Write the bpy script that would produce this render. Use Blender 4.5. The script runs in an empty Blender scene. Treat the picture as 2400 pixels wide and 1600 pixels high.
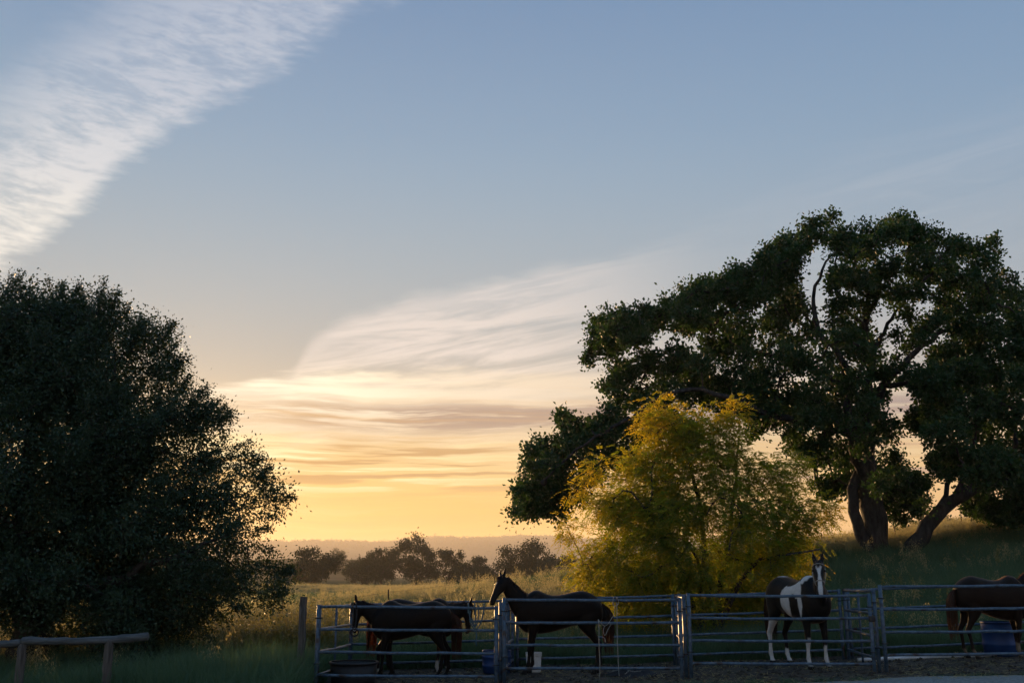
import bpy, math, random
import numpy as np
from mathutils import Vector, Matrix

sc = bpy.context.scene
COL = sc.collection
R = math.radians

# ------------------------------------------------------------------ camera
F = 2333.33                      # focal length in pixels of a 2400 x 1600 frame (35 mm lens)
PITCH = math.atan(550 / F)
CAMZ = 1.78
cam = bpy.data.cameras.new('camera')
cam.lens = 35; cam.sensor_width = 36; cam.clip_start = 0.1; cam.clip_end = 16000
camo = bpy.data.objects.new('camera', cam); COL.objects.link(camo)
camo.location = (0, 0, CAMZ); camo.rotation_euler = (math.pi / 2 + PITCH, 0, 0)
sc.camera = camo

# ------------------------------------------------------------------ sun, exposure, render settings
SUN_AZ, SUN_EL = -18.3, 3.7      # degrees; azimuth measured from +Y towards +X
sun = bpy.data.lights.new('sun', 'SUN'); sun.energy = 5.0; sun.angle = R(0.6); sun.color = (1.0, 0.58, 0.24)
suno = bpy.data.objects.new('sun', sun); COL.objects.link(suno)
sd = Vector((math.sin(R(SUN_AZ)) * math.cos(R(SUN_EL)), math.cos(R(SUN_AZ)) * math.cos(R(SUN_EL)), math.sin(R(SUN_EL))))
suno.rotation_euler = sd.to_track_quat('Z', 'Y').to_euler()
suno.location = (0, 0, 30)
vs = sc.view_settings
vs.view_transform = 'Standard'; vs.look = 'None'; vs.exposure = 0.5; vs.gamma = 1.0; vs.use_curve_mapping = False
sc.render.engine = 'CYCLES'
cy = sc.cycles
cy.use_denoising = True
try: cy.denoiser = 'OPENIMAGEDENOISE'
except Exception: pass
cy.max_bounces = 4; cy.diffuse_bounces = 2; cy.glossy_bounces = 2; cy.transmission_bounces = 4; cy.volume_bounces = 1
cy.adaptive_threshold = 0.03; cy.sample_clamp_indirect = 4.0; cy.caustics_reflective = False; cy.caustics_refractive = False

# ------------------------------------------------------------------ world sky
def lin(r, g, b):
    def c(v):
        v /= 255.0
        return v / 12.92 if v <= 0.04045 else ((v + 0.055) / 1.055) ** 2.4
    return (c(r), c(g), c(b), 1.0)

world = bpy.data.worlds.new('World'); sc.world = world; world.use_nodes = True
WT = world.node_tree
world.cycles.sampling_method = 'NONE'      # the sky is broad and smooth: plain path hits sample it well and cost far less

class S:
    """a float socket with arithmetic"""
    def __init__(s, sock): s.s = sock
    @staticmethod
    def op(o, *a, clamp=False):
        n = WT.nodes.new('ShaderNodeMath'); n.operation = o; n.use_clamp = clamp
        for i, v in enumerate(a):
            if isinstance(v, S): WT.links.new(v.s, n.inputs[i])
            else: n.inputs[i].default_value = v
        return S(n.outputs[0])
    def __add__(s, o): return S.op('ADD', s, o)
    __radd__ = __add__
    def __mul__(s, o): return S.op('MULTIPLY', s, o)
    __rmul__ = __mul__
    def __sub__(s, o): return S.op('SUBTRACT', s, o)
    def __rsub__(s, o): return S.op('SUBTRACT', o, s)
    def __truediv__(s, o): return S.op('DIVIDE', s, o)
def smooth(v, a, b, lo=0.0, hi=1.0):
    n = WT.nodes.new('ShaderNodeMapRange'); n.interpolation_type = 'SMOOTHSTEP'
    WT.links.new(v.s, n.inputs[0])
    for i, x in enumerate((a, b, lo, hi)):
        n.inputs[i + 1].default_value = x
    return S(n.outputs[0])
def curve(v, pts, lo, hi, vlo, vhi):
    """piecewise smooth function of v through pts"""
    t = smooth_linear(v, lo, hi)
    n = WT.nodes.new('ShaderNodeFloatCurve'); c = n.mapping.curves[0]
    q = [((a - lo) / (hi - lo), (b - vlo) / (vhi - vlo)) for a, b in pts]
    c.points[0].location = q[0]; c.points[1].location = q[-1]
    for p in q[1:-1]: c.points.new(*p)
    n.mapping.update(); WT.links.new(t.s, n.inputs['Value'])
    return S(n.outputs[0]) * (vhi - vlo) + vlo
def smooth_linear(v, a, b):
    n = WT.nodes.new('ShaderNodeMapRange'); WT.links.new(v.s, n.inputs[0])
    n.inputs[1].default_value = a; n.inputs[2].default_value = b
    return S(n.outputs[0])
def wnoise(x, y, seed, detail=3, rough=0.55, scale=1.0, dist=0.0):
    c = WT.nodes.new('ShaderNodeCombineXYZ'); WT.links.new((x + seed * 3.7).s, c.inputs[0]); WT.links.new((y + seed * 5.3).s, c.inputs[1])
    n = WT.nodes.new('ShaderNodeTexNoise'); n.noise_dimensions = '2D'; n.inputs['Scale'].default_value = scale; n.inputs['Detail'].default_value = detail
    n.inputs['Roughness'].default_value = rough; n.inputs['Distortion'].default_value = dist
    WT.links.new(c.outputs[0], n.inputs['Vector'])
    return S(n.outputs['Fac'])
def ramp(v, a, b, stops):
    t = smooth_linear(v, a, b)
    n = WT.nodes.new('ShaderNodeValToRGB'); e = n.color_ramp.elements
    e[0].position = (stops[0][0] - a) / (b - a); e[0].color = lin(*stops[0][1])
    e[1].position = (stops[-1][0] - a) / (b - a); e[1].color = lin(*stops[-1][1])
    for p, c in stops[1:-1]:
        k = e.new((p - a) / (b - a)); k.color = lin(*c)
    n.color_ramp.interpolation = 'B_SPLINE' if len(stops) > 5 else 'EASE'
    WT.links.new(t.s, n.inputs[0])
    return n.outputs[0]
def mixc(f, a, b, mode='MIX'):
    n = WT.nodes.new('ShaderNodeMix'); n.data_type = 'RGBA'; n.blend_type = mode
    if isinstance(f, S): WT.links.new(f.s, n.inputs[0])
    else: n.inputs[0].default_value = f
    for i, v in ((6, a), (7, b)):
        if isinstance(v, tuple): n.inputs[i].default_value = v
        else: WT.links.new(v, n.inputs[i])
    return n.outputs[2]

tc = WT.nodes.new('ShaderNodeTexCoord'); sx = WT.nodes.new('ShaderNodeSeparateXYZ'); WT.links.new(tc.outputs['Generated'], sx.inputs[0])
dx, dy, dz = (S(o) for o in sx.outputs)
az = S.op('ARCTAN2', dx, dy) * (180 / math.pi)
el = S.op('ARCSINE', dz) * (180 / math.pi)
cosd = dx * sd.x + dy * sd.y + dz * sd.z
sund = S.op('ARCCOSINE', S.op('MINIMUM', cosd, 0.99999)) * (180 / math.pi)
daz = S.op('ABSOLUTE', az - SUN_AZ)

sky = WT.nodes.new('ShaderNodeTexSky'); sky.sky_type = 'NISHITA'; sky.sun_disc = False
sky.sun_elevation = R(SUN_EL); sky.sun_rotation = R(SUN_AZ); sky.altitude = 150
sky.air_density = 1.0; sky.dust_density = 0.4; sky.ozone_density = 2.5
near = ramp(el, -10, 90, [(-10, (120, 92, 60)), (-0.5, (240, 166, 72)), (2.5, (246, 184, 84)), (5.5, (246, 198, 112)), (8, (222, 196, 154)), (11, (180, 177, 170)),
                          (15, (170, 180, 185)), (20, (153, 175, 192)), (25, (137, 167, 194)), (32, (119, 149, 184)), (50, (92, 138, 182)), (90, (72, 124, 172))])
far = ramp(el, -10, 90, [(-10, (90, 74, 70)), (-0.5, (216, 168, 146)), (4, (214, 182, 168)), (10, (166, 176, 186)), (20, (132, 160, 190)), (35, (104, 144, 184)), (90, (72, 124, 172))])
clear = mixc(smooth(daz, 12, 95), near, far)
# a little of the physical sky is mixed into the hand-set gradient
nsc = WT.nodes.new('ShaderNodeVectorMath'); nsc.operation = 'SCALE'; WT.links.new(sky.outputs[0], nsc.inputs[0]); nsc.inputs['Scale'].default_value = 0.1
clear = mixc(0.05, clear, nsc.outputs[0])
glow = S.op('EXPONENT', sund * (-1 / 4.0))
clear = mixc(glow, clear, (0.70, 0.46, 0.20, 1), 'ADD')

# --- clouds (a: azimuth, e: elevation in degrees)
warp = wnoise(az * 0.12, el * 0.25, 3.1, 3) - 0.5
e1 = el + warp * 0.7
# high streaked bank at upper left
eA = curve(az, [(-60, -2), (-36, 6), (-28.3, 14.5), (-23.3, 20.3), (-19.2, 24.0), (-15.3, 26.8), (-8.6, 30.8), (2, 37), (20, 47)], -60, 20, -5, 50)
jag = (wnoise(az * 0.5, el * 2.2, 7.7, 4, 0.6) - 0.5) * 2.0 + (wnoise(az * 0.12, el * 0.2, 8.8, 2) - 0.5) * 3.0
sA = el - eA + jag
stA0 = wnoise(az * 0.2, el * 0.3, 61.0, 2)
stA = wnoise(az * 0.50, el * 2.3 + az * 0.16 + stA0 * 1.6, 1.3, 5, 0.66, 1.0, 0.15)
stA2 = wnoise(az * 0.22, el * 0.42, 21.3, 4)
mA = smooth(sA, -0.2, 1.9) * smooth(sA, 5.0, 13.5, 1.0, 0.0) * smooth(stA * 0.75 + stA2 * 0.9 - 0.32, 0.22, 0.66, 0.34, 1.0)
mA = mA * smooth(el, 14, 34, 0.95, 0.62)
colA = ramp(el, 12, 36, [(12, (250, 243, 226)), (18, (240, 237, 230)), (22, (222, 223, 226)), (27, (203, 208, 219)), (36, (190, 198, 214))])
skyc = mixc(mA, clear, colA)
# low fan of cirrus over the glow
eB = curve(az, [(-60, 6), (-30, 8.6), (-18, 10.3), (-13.2, 11.3), (-11.8, 13.2), (-9.6, 14.9), (-5, 16.3), (0, 17.3), (7.7, 18.9), (14, 21.2), (30, 25), (60, 30)], -60, 60, 0, 40)
sB = eB - el + (wnoise(az * 0.25, el * 0.8, 11.0, 4) - 0.5) * 1.2
fan = wnoise(az * 0.10 - el * 0.16, el * 0.75 - az * 0.10, 5.5, 5, 0.62, 1.0, 0.35)
mB = smooth(sB, -0.1, 1.2) * S.op('MAXIMUM', smooth(fan, 0.34, 0.62, 0.20, 1.0), smooth(sB, 0.6, 3.2, 0.75, 0.0) * smooth(az, -3, 8, 1.0, 0.35)) * smooth(az, -2, 13, 1.0, 0.07) * smooth(el, 4, 9, 0.0, 1.0)
colB = ramp(el, 6, 24, [(6, (244, 214, 165)), (10, (246, 229, 206)), (13, (228, 218, 210)), (17, (212, 209, 208)), (24, (194, 199, 210))])
skyc = mixc(mB, skyc, colB)
# thin wisps on the right
wisp = wnoise(az * 0.06 + el * 0.05, el * 0.55 - az * 0.06, 31.0, 3, 0.6, 1.0, 0.7)
mW = smooth(wisp, 0.52, 0.75) * smooth(az, 4, 26) * smooth(el, 12, 17) * smooth(el, 17, 25, 0.22, 0.0)
skyc = mixc(mW, skyc, lin(202, 205, 212))
# bright sunlit band, sharp along its upper edge on the left
bn = wnoise(az * 0.11, e1 * 1.5, 9.0, 4, 0.6)
eC = curve(az, [(-60, 6), (-30, 8.8), (-18, 10.3), (-12, 11.5), (-4, 11.8), (6, 11.6), (20, 11.0), (60, 9)], -60, 60, 0, 20)
mC = smooth(eC - el + (wnoise(az * 0.2, el * 1.2, 51.0, 4, 0.6) - 0.5) * 1.5, 0.0, 0.8) * smooth(e1, 7.4, 9.8) * smooth(bn, 0.30, 0.60, 0.35, 1.0)
mC = mC * smooth(daz, 6, 34, 1.0, 0.42)
bright = mixc(smooth(daz, 3, 22), (1.2, 1.06, 0.80, 1), lin(240, 220, 192))
skyc = mixc(mC, skyc, bright)
# grey-mauve streak under it
dn = wnoise(az * 0.10, e1 * 1.9, 15.0, 4, 0.65)
mD = smooth(S.op('ABSOLUTE', e1 - 8.9), 0.3, 1.25, 1.0, 0.0) * smooth(dn, 0.34, 0.56, 0.2, 1.0) * smooth(az, -17, -9, 0.5, 1.0)
skyc = mixc(mD, skyc, ramp(daz, 0, 60, [(0, (210, 172, 128)), (15, (170, 150, 138)), (60, (155, 146, 150))]))
# thin layered streaks in the gold
tn = wnoise(az * 0.075, e1 * 1.55, 27.0, 3, 0.6)
win = smooth(S.op('ABSOLUTE', el - 6.1), 0.7, 1.9, 1.0, 0.10) * smooth(el, 7.5, 9.0, 1.0, 0.0)
skyc = mixc(smooth(tn, 0.52, 0.63) * win * 0.95, skyc, ramp(daz, 0, 60, [(0, (206, 154, 84)), (12, (196, 156, 104)), (60, (190, 164, 150))]))
skyc = mixc(smooth(tn, 0.48, 0.40) * win * smooth(daz, 6, 24, 1.0, 0.15), skyc, (1.15, 0.93, 0.52, 1))
skyc = mixc(smooth(wnoise(az * 0.05, e1 * 2.4, 41.0, 2), 0.45, 0.75) * smooth(el, 12, 8) * 0.30, skyc, lin(236, 184, 110))
bg = WT.nodes['Background']; WT.links.new(skyc, bg.inputs[0]); bg.inputs[1].default_value = 0.71

# ------------------------------------------------------------------ small helpers
def at(px, py, Y):
    """the point seen at photo pixel (px, py) that lies Y metres in front of the camera"""
    a = (px - 1200) / F; b = (800 - py) / F
    y = math.cos(PITCH) - b * math.sin(PITCH); z = math.sin(PITCH) + b * math.cos(PITCH)
    return Vector((a * Y / y, Y, CAMZ + z * Y / y))

_gx = np.array([-80, -25, -9.2, -3.4, -.2, 3, 6.4, 9, 20, 60.]); _gz = np.array([-.8, -.5, -.25, -.12, -.02, .05, .16, .24, .7, 1.6])
_hx = np.array([-60, -14, -8, -4, 1, 5, 13.8, 22, 40, 90.]); _hz = np.array([0, 0.05, .25, .55, 1.15, 1.55, 2.45, 3.35, 5.2, 8.0])
def sstep(t):
    t = np.clip(t, 0, 1); return t * t * (3 - 2 * t)
def ground(x, y):
    """terrain height"""
    x = np.asarray(x, float); y = np.asarray(y, float)
    nearw = 1 - sstep((y - 30) / 50)
    z = np.interp(x, _gx, _gz) * (nearw * 0.9 + 0.1)
    hill = np.interp(x, _hx, _hz)
    up = sstep((y - 21.5) / 21)
    down = 1 - sstep((y - 50) / np.where(x > 8, 110, 60)) * np.where(x > 8, 0.75, 0.95)
    z = z + (hill - np.interp(x, _gx, _gz) * 0.6) * up * down
    z = z + (0.35 * np.exp(-((y - 118) / 14) ** 2) - 0.6 * np.exp(-((y - 86) / 18) ** 2)) * sstep((12 - x) / 20)
    z = z - 0.9 * sstep((y - 135) / 50)
    z = z + 0.06 * np.sin(x * 0.7 + y * 0.31) * up + 0.05 * np.sin(y * 0.9 - x * 0.43) * up
    z = z + 0.012 * np.sin(x * 2.1) * np.sin(y * 2.7)
    z = z + sstep((y - 250) / 600) * 1.2 * np.sin(x * 0.011 + 1.0) * np.sin(y * 0.008)
    return z
def gz(x, y): return float(ground(x, y))

def mesh_np(name, verts, faces, smooth_=False):
    """verts (n,3); faces list of index arrays (m,k)"""
    me = bpy.data.meshes.new(name)
    verts = np.asarray(verts, np.float32)
    if not isinstance(faces, (list, tuple)): faces = [faces]
    faces = [np.asarray(f, np.int32) for f in faces if len(f)]
    nl = sum(f.size for f in faces); npoly = sum(len(f) for f in faces)
    me.vertices.add(len(verts)); me.vertices.foreach_set('co', verts.ravel())
    me.loops.add(nl); me.loops.foreach_set('vertex_index', np.concatenate([f.ravel() for f in faces]))
    me.polygons.add(npoly)
    st = []; s = 0
    for f in faces:
        st.append(s + np.arange(len(f)) * f.shape[1]); s += f.size
    me.polygons.foreach_set('loop_start', np.concatenate(st).astype(np.int32))
    me.polygons.foreach_set('use_smooth', np.full(npoly, smooth_, bool))
    me.update(calc_edges=True)
    return me
def link(name, me, mat=None, parent=None, loc=None):
    o = bpy.data.objects.new(name, me); COL.objects.link(o)
    if mat is not None: me.materials.append(mat)
    if parent is not None: o.parent = parent
    if loc is not None: o.location = loc
    return o
def tag(o, label=None, cat=None, group=None, kind=None):
    if label: o['label'] = label
    if cat: o['category'] = cat
    if group: o['group'] = group
    if kind: o['kind'] = kind
    return o
def empty(name, loc, label, cat, group=None):
    o = bpy.data.objects.new(name, None); COL.objects.link(o); o.location = loc; o.empty_display_size = 0.2
    return tag(o, label, cat, group)
def sweep(pts, rad, n=8, cap=True):
    """tube through pts -> verts, quad faces, cap fans (tris)"""
    P = np.asarray([tuple(p) for p in pts], float); m = len(P)
    rad = np.broadcast_to(np.asarray(rad, float), (m,))
    T = np.gradient(P, axis=0); T /= np.linalg.norm(T, axis=1)[:, None] + 1e-9
    up = np.array([0, 0, 1.0]) if abs(T[0, 2]) < 0.9 else np.array([1.0, 0, 0])
    N = np.zeros_like(P); n0 = np.cross(T[0], up); n0 /= np.linalg.norm(n0)
    for i in range(m):
        n0 = n0 - T[i] * (n0 @ T[i]); n0 /= np.linalg.norm(n0) + 1e-9; N[i] = n0
    B = np.cross(T, N)
    a = np.arange(n) * 2 * math.pi / n
    V = (P[:, None, :] + rad[:, None, None] * (np.cos(a)[None, :, None] * N[:, None, :] + np.sin(a)[None, :, None] * B[:, None, :])).reshape(-1, 3)
    i = np.arange(m - 1)[:, None] * n; j = np.arange(n)[None, :]; k = (j + 1) % n
    Q = np.stack([i + j, i + k, i + n + k, i + n + j], -1).reshape(-1, 4)
    Tn = np.zeros((0, 3), int)
    if cap:
        V = np.vstack([V, P[:1], P[-1:]])
        c0, c1 = m * n, m * n + 1; b = (m - 1) * n
        Tn = np.vstack([np.stack([np.full(n, c0), (np.arange(n) + 1) % n, np.arange(n)], 1), np.stack([np.full(n, c1), b + np.arange(n), b + (np.arange(n) + 1) % n], 1)])
    return V, Q, Tn
class MB:
    """collects pieces of one part"""
    def __init__(s): s.v = []; s.q = []; s.t = []; s.n = 0
    def add(s, V, Q=None, T=None):
        s.v.append(np.asarray(V, float))
        if Q is not None and len(Q): s.q.append(np.asarray(Q) + s.n)
        if T is not None and len(T): s.t.append(np.asarray(T) + s.n)
        s.n += len(V); return s
    def tube(s, pts, rad, n=8): return s.add(*sweep(pts, rad, n))
    def box(s, c, d, rot=None):
        c = np.array(tuple(c)); d = np.array(d) / 2
        V = np.array([[x, y, z] for x in (-1, 1) for y in (-1, 1) for z in (-1, 1)]) * d
        if rot is not None: V = V @ np.array(rot).T
        return s.add(V + c, [[0, 1, 3, 2], [4, 6, 7, 5], [0, 4, 5, 1], [2, 3, 7, 6], [0, 2, 6, 4], [1, 5, 7, 3]])
    def lathe(s, prof, n=24, c=(0, 0, 0)):
        P = np.array(prof, float); a = np.arange(n) * 2 * math.pi / n
        V = np.stack([P[:, None, 0] * np.cos(a), P[:, None, 0] * np.sin(a), np.repeat(P[:, 1][:, None], n, 1)], -1).reshape(-1, 3) + np.array(c)
        i = np.arange(len(P) - 1)[:, None] * n; j = np.arange(n)[None]; k = (j + 1) % n
        return s.add(V, np.stack([i + j, i + k, i + n + k, i + n + j], -1).reshape(-1, 4))
    def mesh(s, name, smooth_=True):
        return mesh_np(name, np.vstack(s.v), [np.vstack(f) for f in (s.q, s.t) if f], smooth_)
    def build(s, name, mat, parent=None, smooth_=True, loc=None):
        return link(name, s.mesh(name, smooth_), mat, parent, loc)

# ------------------------------------------------------------------ materials
def new_mat(name):
    m = bpy.data.materials.new(name); m.use_nodes = True
    nt = m.node_tree; return m, nt, nt.nodes['Principled BSDF']
def pmat(name, c1, c2=None, scale=8.0, rough=0.6, metal=0.0, bump=0.0, stretch=(1, 1, 1), spec=0.4, detail=5, contrast=(0.35, 0.65), c3=None):
    m, nt, b = new_mat(name); L = nt.links.new
    b.inputs['Roughness'].default_value = rough; b.inputs['Metallic'].default_value = metal
    b.inputs['Specular IOR Level'].default_value = spec
    tcn = nt.nodes.new('ShaderNodeTexCoord'); mp = nt.nodes.new('ShaderNodeMapping'); mp.inputs['Scale'].default_value = stretch
    L(tcn.outputs['Object'], mp.inputs[0])
    n = nt.nodes.new('ShaderNodeTexNoise'); n.inputs['Scale'].default_value = scale; n.inputs['Detail'].default_value = detail; n.inputs['Roughness'].default_value = 0.65
    L(mp.outputs[0], n.inputs['Vector'])
    r = nt.nodes.new('ShaderNodeValToRGB'); e = r.color_ramp.elements
    e[0].position, e[1].position = contrast; e[0].color = (*c1, 1); e[1].color = (*(c2 or c1), 1)
    if c3: k = e.new((contrast[0] + contrast[1]) / 2); k.color = (*c3, 1)
    L(n.outputs['Fac'], r.inputs[0]); L(r.outputs[0], b.inputs['Base Color'])
    if bump:
        bp = nt.nodes.new('ShaderNodeBump'); bp.inputs['Strength'].default_value = 1.0; bp.inputs['Distance'].default_value = bump
        L(n.outputs['Fac'], bp.inputs['Height']); L(bp.outputs[0], b.inputs['Normal'])
    return m
def add_rust(m, rust, lo, hi):
    nt = m.node_tree; b = nt.nodes['Principled BSDF']; src = b.inputs['Base Color'].links[0].from_socket
    t = nt.nodes.new('ShaderNodeTexCoord'); n = nt.nodes.new('ShaderNodeTexNoise'); n.inputs['Scale'].default_value = 5.0; n.inputs['Detail'].default_value = 8; nt.links.new(t.outputs['Object'], n.inputs['Vector'])
    r = nt.nodes.new('ShaderNodeMapRange'); r.inputs[1].default_value = lo; r.inputs[2].default_value = hi; nt.links.new(n.outputs['Fac'], r.inputs[0])
    x = nt.nodes.new('ShaderNodeMix'); x.data_type = 'RGBA'; nt.links.new(r.outputs[0], x.inputs[0]); nt.links.new(src, x.inputs[6]); x.inputs[7].default_value = (*rust, 1); nt.links.new(x.outputs[2], b.inputs['Base Color'])
def leafmat(name, c1, c2, tc1, tc2, trans=0.45, rough=0.5, attr='rnd', spec=0.3):
    """thin leaf: reflects c1..c2, transmits tc1..tc2, by a per-leaf tone value"""
    m, nt, b = new_mat(name); L = nt.links.new
    a = nt.nodes.new('ShaderNodeAttribute'); a.attribute_name = attr
    def mix(p, q):
        n = nt.nodes.new('ShaderNodeMix'); n.data_type = 'RGBA'; L(a.outputs['Fac'], n.inputs[0]); n.inputs[6].default_value = (*p, 1); n.inputs[7].default_value = (*q, 1); return n.outputs[2]
    L(mix(c1, c2), b.inputs['Base Color']); b.inputs['Roughness'].default_value = rough; b.inputs['Specular IOR Level'].default_value = spec
    t = nt.nodes.new('ShaderNodeBsdfTranslucent'); L(mix(tc1, tc2), t.inputs['Color'])
    mx = nt.nodes.new('ShaderNodeMixShader'); mx.inputs[0].default_value = trans
    L(b.outputs[0], mx.inputs[1]); L(t.outputs[0], mx.inputs[2]); L(mx.outputs[0], nt.nodes['Material Output'].inputs['Surface'])
    return m

M = {}
M['soil'] = pmat('meadow_soil', (0.025, 0.045, 0.022), (0.075, 0.08, 0.04), 1.5, 0.95, bump=0.02, c3=(0.045, 0.06, 0.03), spec=0.0)
M['dirt'] = pmat('trampled_dirt', (0.026, 0.020, 0.015), (0.085, 0.066, 0.048), 4.0, 0.95, bump=0.16, detail=9)
M['gravel'] = pmat('gravel', (0.11, 0.115, 0.11), (0.28, 0.29, 0.28), 22.0, 0.9, bump=0.02, detail=10)
M['hill'] = pmat('hill_cover', (0.022, 0.026, 0.014), (0.05, 0.045, 0.025), 0.03, 0.95, spec=0.0)
M['steel'] = pmat('painted_steel', (0.030, 0.060, 0.095), (0.085, 0.135, 0.185), 14.0, 0.42, 0.0, bump=0.0006, c3=(0.052, 0.090, 0.135))
add_rust(M['steel'], (0.035, 0.020, 0.014), 0.56, 0.66)
M['rust'] = pmat('dark_strap', (0.012, 0.012, 0.014), (0.03, 0.026, 0.024), 20, 0.6)
M['wood'] = pmat('weathered_wood', (0.036, 0.042, 0.045), (0.12, 0.13, 0.135), 6.0, 0.85, bump=0.012, stretch=(0.35, 5, 5), detail=8)
M['postwood'] = pmat('post_wood', (0.045, 0.038, 0.032), (0.13, 0.115, 0.10), 6.0, 0.85, bump=0.012, stretch=(5, 5, 0.35), detail=8)
M['bark'] = pmat('oak_bark', (0.012, 0.012, 0.012), (0.046, 0.045, 0.043), 5.0, 0.9, bump=0.06, stretch=(1.6, 1.6, 0.5), detail=9)
M['darkbark'] = pmat('dark_bark', (0.022, 0.019, 0.016), (0.07, 0.06, 0.05), 6.0, 0.9, bump=0.03, stretch=(1.6, 1.6, 0.5))
M['tpost'] = pmat('rusty_post', (0.02, 0.016, 0.014), (0.05, 0.035, 0.028), 20, 0.8)
M['wire'] = pmat('wire', (0.05, 0.05, 0.05), (0.09, 0.085, 0.08), 20, 0.5, 0.8)
M['blue'] = pmat('blue_plastic', (0.006, 0.032, 0.115), (0.010, 0.050, 0.17), 4, 0.5, bump=0.001)
M['blackrubber'] = pmat('black_rubber', (0.010, 0.010, 0.011), (0.022, 0.022, 0.024), 6, 0.55)
M['white'] = pmat('white_plastic', (0.55, 0.54, 0.50), (0.74, 0.73, 0.70), 6, 0.5)
M['pole'] = pmat('pale_paint', (0.45, 0.46, 0.46), (0.68, 0.69, 0.70), 9, 0.5)
M['galv'] = pmat('bare_metal', (0.3, 0.3, 0.3), (0.5, 0.5, 0.5), 30, 0.35, 0.9)
M['rope'] = pmat('pale_rope', (0.20, 0.19, 0.17), (0.36, 0.35, 0.31), 60, 0.9, bump=0.002)
M['bluerope'] = pmat('teal_rope', (0.03, 0.07, 0.09), (0.07, 0.14, 0.17), 60, 0.9)
M['strap'] = pmat('black_webbing', (0.008, 0.008, 0.009), (0.022, 0.022, 0.024), 40, 0.7)
M['net'] = pmat('dark_net', (0.01, 0.01, 0.012), (0.03, 0.03, 0.034), 30, 0.8)
M['oakleaf'] = leafmat('oak_leaf', (0.016, 0.046, 0.022), (0.034, 0.074, 0.030), (0.036, 0.090, 0.014), (0.08, 0.14, 0.02), 0.30, 0.5, spec=0.2)
M['liveleaf'] = leafmat('live_oak_leaf', (0.020, 0.046, 0.025), (0.046, 0.080, 0.042), (0.05, 0.07, 0.015), (0.09, 0.11, 0.02), 0.22, 0.42)
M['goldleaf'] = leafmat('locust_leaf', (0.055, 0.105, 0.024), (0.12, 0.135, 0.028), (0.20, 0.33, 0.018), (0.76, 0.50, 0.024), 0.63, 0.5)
M['farleaf'] = leafmat('far_leaf', (0.018, 0.034, 0.016), (0.034, 0.052, 0.022), (0.035, 0.042, 0.012), (0.06, 0.06, 0.018), 0.22, 0.7)
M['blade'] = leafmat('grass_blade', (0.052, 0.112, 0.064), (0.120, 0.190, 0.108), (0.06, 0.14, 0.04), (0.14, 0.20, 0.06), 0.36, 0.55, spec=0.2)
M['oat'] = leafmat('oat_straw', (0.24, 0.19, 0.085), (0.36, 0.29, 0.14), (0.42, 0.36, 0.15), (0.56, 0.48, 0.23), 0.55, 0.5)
M['weed'] = leafmat('weed_leaf', (0.09, 0.11, 0.03), (0.20, 0.17, 0.06), (0.25, 0.22, 0.04), (0.45, 0.34, 0.08), 0.5, 0.5)

# ------------------------------------------------------------------ terrain
def stretch_axis(lo, hi, dense_lo, dense_hi, step, grow):
    a = list(np.arange(dense_lo, dense_hi + 1e-6, step)); s = step; v = dense_hi
    while v < hi: s *= grow; v += s; a.append(min(v, hi))
    s = step; v = dense_lo; b = []
    while v > lo: s *= grow; v -= s; b.append(max(v, lo))
    return np.array(b[::-1] + a)
def grid_mesh(name, xs, ys, hfun):
    X, Y = np.meshgrid(xs, ys); Z = hfun(X, Y)
    V = np.stack([X, Y, Z], -1).reshape(-1, 3); w = len(xs)
    i = np.arange(len(ys) - 1)[:, None] * w; j = np.arange(w - 1)[None]
    Q = np.stack([i + j, i + j + 1, i + w + j + 1, i + w + j], -1).reshape(-1, 4)
    return mesh_np(name, V, Q, True)
xs = stretch_axis(-5900, 5900, -26, 28, 0.45, 1.10); ys = stretch_axis(-40, 6350, 2, 60, 0.45, 1.055)
tag(link('meadow', grid_mesh('meadow', xs, ys, ground), M['soil']), kind='structure')

def hills_h(x, y):
    x = x / 3.75; y = y / 3.75
    c = 1330 + 60 * np.sin(x * 0.004)
    r = np.exp(-((y - c) / 190) ** 2)
    top = 43 + 3.0 * np.sin(x * 0.0061 + 0.8) + 1.8 * np.sin(x * 0.019 + 2.0) + 0.9 * np.sin(x * 0.047) + sstep((x + 500) / 600) * 3
    return 3.75 * (-4 + (top + 4) * r + 0.8 * np.sin(x * 0.05) * np.sin(y * 0.04) * r)
tag(link('far_hills', grid_mesh('far_hills', np.linspace(-4800, 4800, 300), np.linspace(3400, 6400, 50), hills_h), M['hill']), kind='structure')
def knoll_h(x, y):
    x = x / 2.2; y = y / 2.2
    return -4 + 26 * np.exp(-((y - 520) / 70) ** 2) * sstep((-40 - x) / 75) * (0.92 + 0.08 * np.sin(x * 0.05))
tag(link('wooded_knoll', grid_mesh('wooded_knoll', np.linspace(-920, -44, 80), np.linspace(840, 1500, 30), knoll_h), M['hill']), kind='structure')

rs = np.random.RandomState(5)
def sheet(name, x0, x1, y0f, y1f, nx, ny, dz, mat):
    xs_ = np.linspace(x0, x1, nx); V = []
    for i, x in enumerate(xs_):
        a, b = y0f(x), y1f(x)
        for t in np.linspace(0, 1, ny):
            y = a + (b - a) * t; V.append((x, y, gz(x, y) + dz))
    i = np.arange(nx - 1)[:, None] * ny; j = np.arange(ny - 1)[None]
    Q = np.stack([i + j, i + ny + j, i + ny + j + 1, i + j + 1], -1).reshape(-1, 4)
    return tag(link(name, mesh_np(name, V, Q, True), mat), kind='structure')
wob = lambda x, k, a: a * (math.sin(x * 1.7 + k) + 0.6 * math.sin(x * 4.1 + 2 * k) + 0.35 * math.sin(x * 9.3 + 3 * k))
sheet('pen_dirt', -3.6, 16, lambda x: 17.15 + wob(x, 1, 0.10), lambda x: 21.5 + wob(x, 2, 0.10), 200, 40, 0.012, M['dirt'])
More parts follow.
